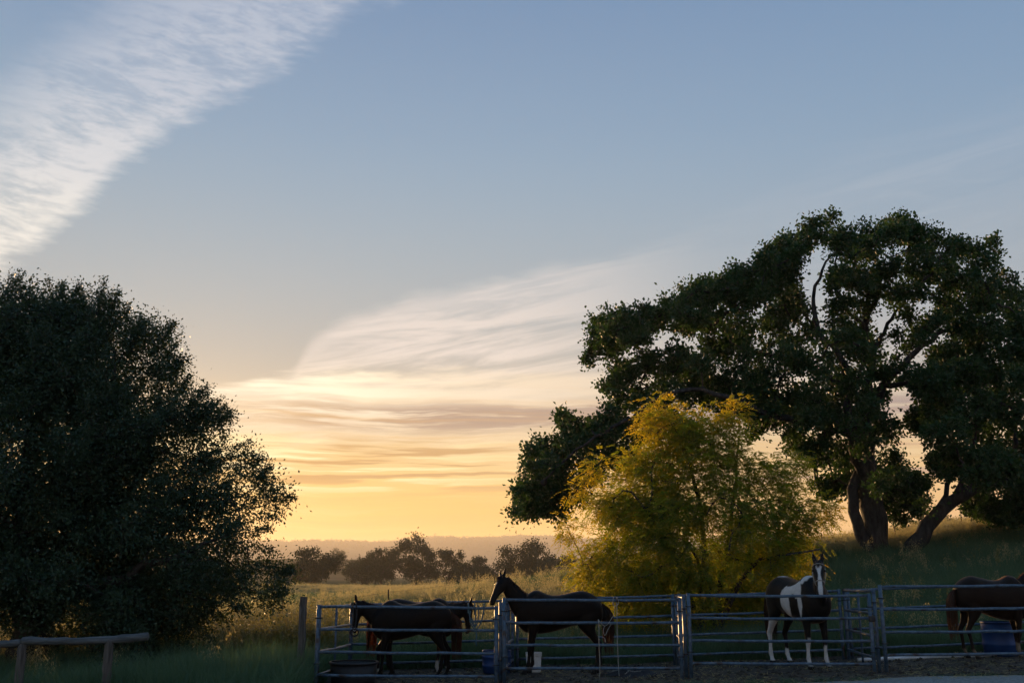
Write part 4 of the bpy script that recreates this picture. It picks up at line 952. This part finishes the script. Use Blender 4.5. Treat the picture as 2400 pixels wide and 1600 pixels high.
hung('pale_lead_rope', 'pale frayed lead rope hanging straight down from the second rail', 'rope', [
 ('loop', 'rope', .0065, [(1402, 1470, .03), (1402, 1453, .036), (1403, 1453, -.036), (1404, 1475, -.04), (1404, 1510, -.04), (1406, 1550, -.05), (1405, 1590, -.06)])], 18.0)
# ------------------------------------------------------------------ horses
def loft(mb, secs, n=20, e=2.0):
    """secs: (centre, side dir, up dir, half width, half height up, half height down)"""
    V = []; a = np.arange(n) * 2 * math.pi / n
    ca, sa = np.cos(a), np.sin(a); ca = np.sign(ca) * np.abs(ca) ** (2 / e); sa = np.sign(sa) * np.abs(sa) ** (2 / e)
    for c, s, u, w, hu, hd in secs:
        c, s, u = (np.array(tuple(q), float) for q in (c, s, u)); V.append(c + np.outer(ca * w, s) + np.outer(np.where(sa > 0, sa * hu, sa * hd), u))
    m = len(secs); V = np.vstack(V + [np.array([tuple(secs[0][0])]), np.array([tuple(secs[-1][0])])])
    i = np.arange(m - 1)[:, None] * n; j = np.arange(n)[None]; k = (j + 1) % n
    Q = np.stack([i + j, i + k, i + n + k, i + n + j], -1).reshape(-1, 4)
    T = np.vstack([np.stack([np.full(n, m * n), (np.arange(n) + 1) % n, np.arange(n)], 1), np.stack([np.full(n, m * n + 1), (m - 1) * n + np.arange(n), (m - 1) * n + (np.arange(n) + 1) % n], 1)])
    mb.add(V, Q, T)
def lerp_secs(secs, k=3):
    """densify loft sections smoothly"""
    A = np.array([np.concatenate([np.array(tuple(q), float).ravel() if hasattr(q, '__len__') else [q] for q in s]) for s in secs]); m = len(A); out = []
    for i in range(m - 1):
        a, b, c, d = A[max(i - 1, 0)], A[i], A[i + 1], A[min(i + 2, m - 1)]
        for j in range(k): t = j / k; out.append(0.5 * (2 * b + (c - a) * t + (2 * a - 5 * b + 4 * c - d) * t * t + (3 * b - a - 3 * c + d) * t ** 3))
    out.append(A[-1]); R_ = []
    for v in out: R_.append((v[0:3], v[3:6] / np.linalg.norm(v[3:6]), v[6:9] / np.linalg.norm(v[6:9]), max(v[9], .01), max(v[10], .01), max(v[11], .01)))
    return R_
def hair_strands(paths, width, rng):
    """flat tapering strands; paths (n, k, 3)"""
    Pn = np.asarray(paths); n, k, _ = Pn.shape; T = unit(np.gradient(Pn, axis=1)); s = unit(np.cross(T, rng.normal(size=(n, 1, 3))))
    w = width * np.linspace(1, .25, k)[None, :, None] * rng.uniform(.6, 1.3, (n, 1, 1))
    V = np.stack([Pn - s * w, Pn + s * w], 2).reshape(-1, 3); b = np.arange(n)[:, None] * 2 * k; j = np.arange(k - 1)[None] * 2
    return V, np.stack([b + j, b + j + 1, b + j + 3, b + j + 2], -1).reshape(-1, 4)
def hairmat(name, c1, c2, tc):
    return leafmat(name, c1, c2, tc, tc, 0.35, 0.45)
M['blackhair'] = hairmat('black_hair', (0.010, 0.008, 0.007), (0.025, 0.018, 0.014), (0.10, 0.035, 0.012))
M['redhair'] = hairmat('red_brown_hair', (0.02, 0.010, 0.006), (0.04, 0.018, 0.010), (0.24, 0.05, 0.014))
M['brownhair'] = hairmat('brown_hair', (0.045, 0.020, 0.010), (0.09, 0.042, 0.022), (0.26, 0.08, 0.025))
M['whitehair'] = hairmat('white_hair', (0.30, 0.28, 0.25), (0.62, 0.60, 0.56), (0.5, 0.42, 0.3))
def coat_mat(name, rough=0.5):
    m, nt, b = new_mat(name); L = nt.links.new
    a = nt.nodes.new('ShaderNodeVertexColor'); a.layer_name = 'coat'
    n = nt.nodes.new('ShaderNodeTexNoise'); n.inputs['Scale'].default_value = 14; n.inputs['Detail'].default_value = 6
    tcn = nt.nodes.new('ShaderNodeTexCoord'); L(tcn.outputs['Object'], n.inputs['Vector'])
    mr = nt.nodes.new('ShaderNodeMapRange'); mr.inputs[3].default_value = 0.7; mr.inputs[4].default_value = 1.25; L(n.outputs['Fac'], mr.inputs[0])
    mx = nt.nodes.new('ShaderNodeVectorMath'); mx.operation = 'SCALE'; L(a.outputs['Color'], mx.inputs[0]); L(mr.outputs[0], mx.inputs['Scale']); L(mx.outputs[0], b.inputs['Base Color'])
    b.inputs['Roughness'].default_value = rough; b.inputs['Specular IOR Level'].default_value = 0.10
    b.inputs['Sheen Weight'].default_value = 0.35; b.inputs['Sheen Roughness'].default_value = 0.3; b.inputs['Sheen Tint'].default_value = (0.8, 0.5, 0.3, 1)
    bp = nt.nodes.new('ShaderNodeBump'); bp.inputs['Distance'].default_value = 0.004; L(n.outputs['Fac'], bp.inputs['Height']); L(bp.outputs[0], b.inputs['Normal'])
    return m
M['coat'] = coat_mat('horse_coat')
M['eye'] = pmat('horse_eye', (0.006, 0.004, 0.003), (0.012, 0.008, 0.006), 5, 0.12)

TRUNK = [(-.885, 1.24, 1.04, .07), (-.84, 1.36, .96, .165), (-.70, 1.475, .90, .235), (-.50, 1.545, .90, .268), (-.28, 1.515, .875, .262), (-.02, 1.465, .80, .275), (.18, 1.475, .755, .272), (.36, 1.55, .735, .25), (.50, 1.535, .745, .232), (.64, 1.42, .77, .215), (.75, 1.29, .87, .175), (.80, 1.19, .97, .10)]
FORE = [((.46, .13, 1.16), .155, .085), ((.45, .15, .95), .135, .09), ((.46, .155, .82), .10, .075), ((.485, .155, .66), .068, .058), ((.50, .155, .50), .052, .047), ((.503, .155, .455), .053, .05), ((.495, .155, .40), .040, .036), ((.492, .155, .28), .034, .029), ((.494, .155, .185), .042, .036), ((.500, .155, .155), .043, .038), ((.53, .155, .095), .034, .034), ((.553, .155, .062), .048, .046), ((.565, .155, .0), .064, .060)]
HIND = [((-.60, .12, 1.30), .20, .10), ((-.58, .15, 1.10), .225, .105), ((-.55, .155, .92), .18, .095), ((-.60, .15, .78), .125, .075), ((-.685, .145, .66), .082, .055), ((-.755, .14, .56), .068, .048), ((-.775, .14, .515), .060, .046), ((-.755, .14, .45), .046, .038), ((-.74, .14, .32), .038, .031), ((-.735, .14, .20), .044, .037), ((-.728, .14, .165), .045, .040), ((-.69, .14, .10), .036, .035), ((-.665, .14, .064), .050, .047), ((-.652, .14, .0), .066, .060)]
def leg(mb, tab, side, swing, knee=0.0):
    """swing: forward shift in metres at the hoof"""
    top = tab[1][0][2]; secs = []
    for (x, y, z), ax, ay in tab:
        t = np.clip((top - z) / top, 0, 1); secs.append(((x + swing * t ** 1.15, side * y, z), (1, 0, 0), (0, 1, 0), ax, ay, ay))
    loft(mb, lerp_secs(secs, 3), 16)
def make_horse(name, label, loc, yaw, s, poll, hdir, swings, coat, mane, tailm, stretch=1.0, face_up=None, shaggy=0.0, group='horses in the pens', mane_side=1, tail_x=0.0, hsz=1.0):
    root = empty(name, (loc[0], loc[1], gz(loc[0], loc[1]) + 0.012), label, 'horse', group); root.rotation_euler.z = yaw; root.scale = (s * stretch, s, s)
    mb = MB(); sh = shaggy
    loft(mb, lerp_secs([((x, 0, zb + (zt - zb) * .52), (0, 1, 0), (0, 0, 1), w + sh * .02, (zt - zb) * .48 + sh * .015, (zt - zb) * .52 + sh * .03) for x, zt, zb, w in TRUNK], 3), 28, 2.25)
    leg(mb, FORE, 1, swings[0]); leg(mb, FORE, -1, swings[1]); leg(mb, HIND, 1, swings[2]); leg(mb, HIND, -1, swings[3])
    # neck
    B0 = np.array([.50, 0, 1.17]); Pl = np.array(poll, float); h = unit(np.array(hdir, float)); fu = unit(np.array(face_up if face_up is not None else (1, 0, 0.5), float)); fu = unit(fu - h * (fu @ h)); side = np.cross(h, fu)
    nd = unit(Pl - B0); c1 = B0 + np.array([.30, 0, .10]) * 0.9; c2 = Pl - unit(nd + np.array([.15, 0, .25])) * .30; c2[1] = Pl[1] * .5
    secs = []; crest = []; ts = np.linspace(0, 1, 9); prev = None
    for t in ts:
        q = (1 - t) ** 3 * B0 + 3 * t * (1 - t) ** 2 * c1 + 3 * t * t * (1 - t) * c2 + t ** 3 * (Pl - fu * 0.03 + h * .03); dq = unit(3 * (1 - t) ** 2 * (c1 - B0) + 6 * t * (1 - t) * (c2 - c1) + 3 * t * t * (Pl - c2))
        sd_ = unit(np.cross(np.array([0, 0, 1.0]) * .999 + np.array([-.05, 0, 0]), dq)); up = np.cross(dq, sd_)
        hh = np.interp(t, [0, .25, .5, .75, 1], [.33, .245, .185, .145, .11]) + sh * .02; ww = np.interp(t, [0, .25, .5, .75, 1], [.19, .125, .09, .078, .07]) + sh * .015
        secs.append((q, sd_, up, ww, hh, hh * 1.02)); crest.append((q + up * hh * .97, sd_, up, dq))
    loft(mb, lerp_secs(secs, 2), 24, 2.1)
    HS = [(-.045, .045, .055, .05, .00), (.0, .074, .085, .09, .0), (.09, .092, .10, .135, -.01), (.19, .088, .095, .13, -.012), (.29, .068, .082, .095, -.004), (.39, .055, .066, .075, .0), (.48, .053, .058, .066, .0), (.545, .058, .055, .062, -.005), (.59, .050, .042, .052, -.012), (.612, .025, .02, .026, -.016)]
    loft(mb, lerp_secs([(Pl + h * t * hsz + fu * o * hsz, side, fu, w * hsz, hu * hsz, hd * hsz) for t, w, hu, hd, o in HS], 2), 20, 2.2)
    for sg in (1, -1):                                           # ears, cheek and eye ridges
        e0 = Pl - h * .0 + side * sg * .052 + fu * .03; ed = unit(-h * .95 + fu * .30 + side * sg * .22 + np.array([0, 0, .35])); eo = unit(np.cross(ed, side)); es = np.cross(eo, ed)
        loft(mb, lerp_secs([(e0 + ed * t, es, eo, w, d_, d_) for t, w, d_ in ((-.03, .028 * hsz, .026), (.03, .036 * hsz, .026), (.085 * hsz, .035 * hsz, .022), (.135 * hsz, .024 * hsz, .017), (.178 * hsz, .010, .010))], 2), 10)
        loft(mb, [(Pl + h * t + side * sg * .072 + fu * .035, h, fu, w, w, w) for t, w in ((.135, .02), (.165, .03), (.195, .02))], 8)
    tmp = bpy.data.objects.new('tmp', mb.mesh('tmp', False)); COL.objects.link(tmp)
    md = tmp.modifiers.new('r', 'REMESH'); md.mode = 'VOXEL'; md.voxel_size = 0.0155
    md = tmp.modifiers.new('s', 'SMOOTH'); md.factor = 0.5; md.iterations = 4
    dg = bpy.context.evaluated_depsgraph_get(); me = bpy.data.meshes.new_from_object(tmp.evaluated_get(dg)); bpy.data.objects.remove(tmp)
    me.name = 'body'; nv = len(me.vertices); co = np.zeros(nv * 3, np.float32); me.vertices.foreach_get('co', co); co = co.reshape(-1, 3).astype(float)
    me.polygons.foreach_set('use_smooth', np.ones(len(me.polygons), bool))
    rel = co - Pl; hs, hf, hl = rel @ h, rel @ fu, rel @ side; ishead = (hs > -.02) & (np.abs(hl) < .13) & (hs < .7) & (np.abs(hf) < .2) & (np.linalg.norm(rel, axis=1) < .72)
    col = coat(co, (hs, hf, hl, ishead)); col = np.concatenate([col, np.ones((nv, 1))], 1).astype(np.float32)
    ca = me.color_attributes.new('coat', 'FLOAT_COLOR', 'POINT'); ca.data.foreach_set('color', col.ravel())
    me.materials.clear(); body = link('body', me, M['coat'], root)
    rng = np.random.RandomState(abs(hash(label)) % 1000 if False else len(label) * 7)
    for sg in (1, -1):
        p = Pl + h * .165 * hsz + side * sg * .092 * hsz + fu * .045 * hsz
        MB().lathe([(0.0, -.017), (.012, -.012), (.017, 0), (.012, .012), (0.0, .017)], 10).build('eye', M['eye'], body, True, Vector(p))
    # mane along the crest
    paths = []
    for i in range(210):
        t = rng.uniform(.18, .995) * 8; j = min(int(t), 7); f = t - j
        c, s_, u, d_ = (crest[j][q] * (1 - f) + crest[j + 1][q] * f for q in range(4)); L = rng.uniform(.10, .20) * (1 + .5 * shaggy) * (1.1 - .3 * f); sg = mane_side * rng.uniform(.4, 1)
        o = c + u * .0 + rng.normal(0, .008, 3); ks = np.linspace(0, 1, 5)[:, None]
        paths.append(o + u * .025 * np.sin(ks * 2.2) + s_ * sg * (np.minimum(ks * 1.6, 1)) * .065 + np.array([[0, 0, -1.0]]) * L * ks ** 1.6 + d_ * rng.normal(0, .03) * ks)
    fl = []
    for i in range(40):                                          # forelock
        ks = np.linspace(0, 1, 5)[:, None]; o = Pl - h * .02 + fu * .055 + side * rng.normal(0, .02); fl.append(o + fu * .05 * np.sin(ks * 2.4) + h * rng.uniform(.10, .19) * ks + side * rng.normal(0, .03) * ks)
    V, Q = hair_strands(paths, .007, rng); mm = mesh_np('mane', V, Q); set_rnd(mm, np.repeat(rng.uniform(size=len(paths)), 10)); link('mane', mm, M[mane], root)
    V, Q = hair_strands(fl, .007, rng); mm = mesh_np('forelock', V, Q); set_rnd(mm, np.repeat(rng.uniform(size=len(fl)), 10)); link('forelock', mm, M['blackhair' if mane == 'whitehair' else mane], root)
    paths = []
    for i in range(260):
        ks = np.linspace(0, 1, 9)[:, None]; a = rng.uniform(0, 6.28); r = .03 + .05 * rng.uniform() ** .5; L = rng.uniform(.55, .98)
        spread = np.array([[math.cos(a) * r, math.sin(a) * r * 1.1, 0]])
        paths.append(np.array([[-.845, 0, 1.30]]) + spread * (.35 + .9 * np.sin(np.minimum(ks * 2.6, 2.4)) + .2) + np.array([[-1, 0, 0]]) * (.13 * np.minimum(ks * 3, 1) ** .8 + .02 * ks + tail_x * ks) + np.array([[0, 0, -1]]) * L * ks ** 1.15 + rng.normal(0, .006, (9, 3)) * ks)
    V, Q = hair_strands(paths, .008, rng); mm = mesh_np('tail', V, Q); set_rnd(mm, np.repeat(rng.uniform(size=len(paths)), 18)); link('tail', mm, M[tailm], root)
    return root, (Pl, h, fu, side)
def solid(body, lower=None, muzzle=None):
    def f(co, head):
        c = np.tile(np.array(body, float), (len(co), 1)); z = co[:, 2]
        if lower is not None: t = sstep((.62 - z) / .25)[:, None]; c = c * (1 - t) + np.array(lower) * t
        hoof = sstep((.07 - z) / .015)[:, None]; return c * (1 - hoof) + np.array((.018, .015, .013)) * hoof
    return f
def sock(f, legs, white=(.42, .40, .36)):
    """legs: (x sign, y sign, height) white stockings"""
    def g(co, head):
        c = f(co, head)
        for sx_, sy_, hgt in legs:
            m = ((co[:, 0] * sx_ > .1) & (co[:, 1] * sy_ > 0)) * sstep((hgt - co[:, 2]) / .04) * sstep((co[:, 2] - .055) / .012); c = c * (1 - m[:, None]) + np.array(white) * m[:, None]
        return c
    return g
def star(f):
    def g(co, head):
        hs, hf, hl, ih = head; c = f(co, head); m = (ih & (hf > 0.02)) * sstep((.025 - np.hypot(hl, hs - .17)) / .012); return c * (1 - m[:, None]) + np.array((.4, .38, .35)) * m[:, None]
    return g
BAY, DARKBAY = (.009, .005, .0035), (.006, .004, .0032)
hp = at(960, 1600, 19.55)
make_horse('horse', 'dark bay horse facing left with lowered head, nearest the front rails', (hp.x - .02, 19.55), math.pi, .90, (1.10, .05, 1.50), (.10, .06, -1), (.08, -.16, .08, -.10), solid(DARKBAY, (.008, .007, .006)), 'blackhair', 'redhair', face_up=(1, 0, .1))
hp = at(980, 1580, 20.35)
make_horse('horse', 'bay horse facing right with lowered head, behind the other in its pen', (hp.x, 20.35), 0.0, .92, (1.06, -.02, 1.43), (-.02, -.05, -1), (.10, -.12, .10, -.14), sock(solid(BAY, (.010, .008, .007)), ((1, -1, .30), (1, 1, .16), (-1, -1, .14))), 'blackhair', 'redhair', face_up=(1, 0, .0), tail_x=.03)
hp = at(1314, 1575, 19.4)
make_horse('horse', 'dark bay horse with head raised high, ears up, alone in its pen', (hp.x - .05, 19.4), math.pi, .965, (1.06, .06, 1.78), (.38, .50, -.80), (.10, -.01, -.02, -.12), star(solid(DARKBAY, (.009, .0075, .0065))), 'blackhair', 'blackhair', stretch=1.0, face_up=(.75, .45, .6))
hp = at(2270, 1550, 19.75)
make_horse('horse', 'shaggy brown horse facing right, cut off by the picture edge', (hp.x + .59, 19.75), 0.0, .98, (1.02, -.04, 1.68), (.55, -.1, -.83), (.06, -.14, .02, .10), sock(solid((.0145, .0080, .0052), (.016, .0095, .007)), ((-1, -1, .20), (-1, 1, .2), (1, 1, .32), (1, -1, .32)), (.20, .15, .10)), 'brownhair', 'brownhair', face_up=(.8, 0, .6), shaggy=1.0, stretch=.84)
def pinto(co, head):
    hs, hf, hl, ih = head; x, y, z = co.T
    wob_ = .014 * np.sin(x * 71 + z * 53) + .025 * np.sin(x * 17 + z * 9) + .02 * np.sin(z * 23 - x * 11 + y * 6); W = np.zeros(len(co))
    def el(cx, cz, rx, rz, rot=0.0, ys=0):
        a, b = x - cx, z - cz; ca, sa = math.cos(rot), math.sin(rot); d = np.hypot((a * ca + b * sa) / rx, (b * ca - a * sa) / rz) + wob_ * 1.2
        m = sstep((1.06 - d) / .15); return m if ys == 0 else m * (y * ys > -.06)
    body = ~ih
    for e in (el(-.93, 1.15, .17, .34), el(-.02, 1.08, .16, .24, .1), el(.10, 1.30, .20, .12, .35), el(.32, 1.32, .14, .16, .5), el(.42, 1.08, .055, .26), el(-.06, .86, .07, .12), el(-.45, 1.56, .40, .035)): W = np.maximum(W, e)
    for e in (el(.24, 1.08, .09, .16), el(.18, 1.44, .20, .055, .30)): W = W * (1 - e)
    neck = (x > .38) & (z > 1.36) & body; W = np.where(neck & (x < .80), np.maximum(W, sstep((z - 1.40 - (x - .4) * .62 + wob_) / .05)), W)
    low = np.where(x > 0, np.where(y < 0, .52, .42), np.where(y < 0, .82, .26)); W = np.maximum(W, sstep((low + wob_ - z) / .05) * (z < .9))
    W = np.where(ih, 0, W)
    bl = np.interp(hs, [.05, .11, .20, .28, .40, .52, .62], [.0, .052, .030, .022, .034, .045, .03]); W = np.where(ih & (hf > -.005), sstep((bl + wob_ * .2 - np.abs(hl + .012 * (hs - .3))) / .010), W)
    W = W * sstep((z - .052) / .01)
    return np.array((.006, .006, .006)) * (1 - W[:, None]) + np.array((.52, .50, .47)) * W[:, None]
hp = at(1868, 1548, 19.55)
root, (Pl, hv, fu, sdv) = make_horse('horse', 'black and white patched horse with a white blaze looking straight out', (hp.x + .10, 19.55), R(-74), 1.07, (.86, -.10, 1.74), (.51, -.32, -.77), (.02, -.05, .02, -.10), pinto, 'whitehair', 'blackhair', face_up=(.85, -.53, .60), mane_side=-1, hsz=1.08)
# its rope halter is worn, so it belongs to the horse
def hring(t, wx, wu, wd, r, nm):
    pts = [Pl + hv * t + sdv * wx * math.cos(a) + fu * ((wu if math.sin(a) > 0 else wd) * math.sin(a)) for a in np.linspace(0, 2 * math.pi, 25)]; MB().tube(pts, r, 6).build(nm, M['rope'], root)
hring(.40, .074, .086, .10, .008, 'halter_noseband'); hring(.07, .108, .108, .155, .007, 'halter_crown')
for sg in (1, -1): MB().tube([Pl + hv * t + sdv * sg * w + fu * o for t, w, o in ((.07, .106, -.02), (.22, .106, -.02), (.40, .075, -.01))], .007, 6).build('halter_cheek', M['rope'], root)

# ------------------------------------------------------------------ haze over the whole valley
mh = bpy.data.materials.new('haze_air'); mh.use_nodes = True; nt = mh.node_tree; nt.nodes.remove(nt.nodes['Principled BSDF'])
pv = nt.nodes.new('ShaderNodeVolumePrincipled'); pv.inputs['Color'].default_value = (0.93, 0.88, 0.82, 1); pv.inputs['Density'].default_value = 0.00012; pv.inputs['Anisotropy'].default_value = 0.4
nt.links.new(pv.outputs[0], nt.nodes['Material Output'].inputs['Volume'])
hb_ = MB(); hb_.box((0, 3100, 95), (12600, 6800, 206)); hz = hb_.build('haze', mh, None, False); tag(hz, 'warm evening haze filling the valley', 'haze', kind='stuff')
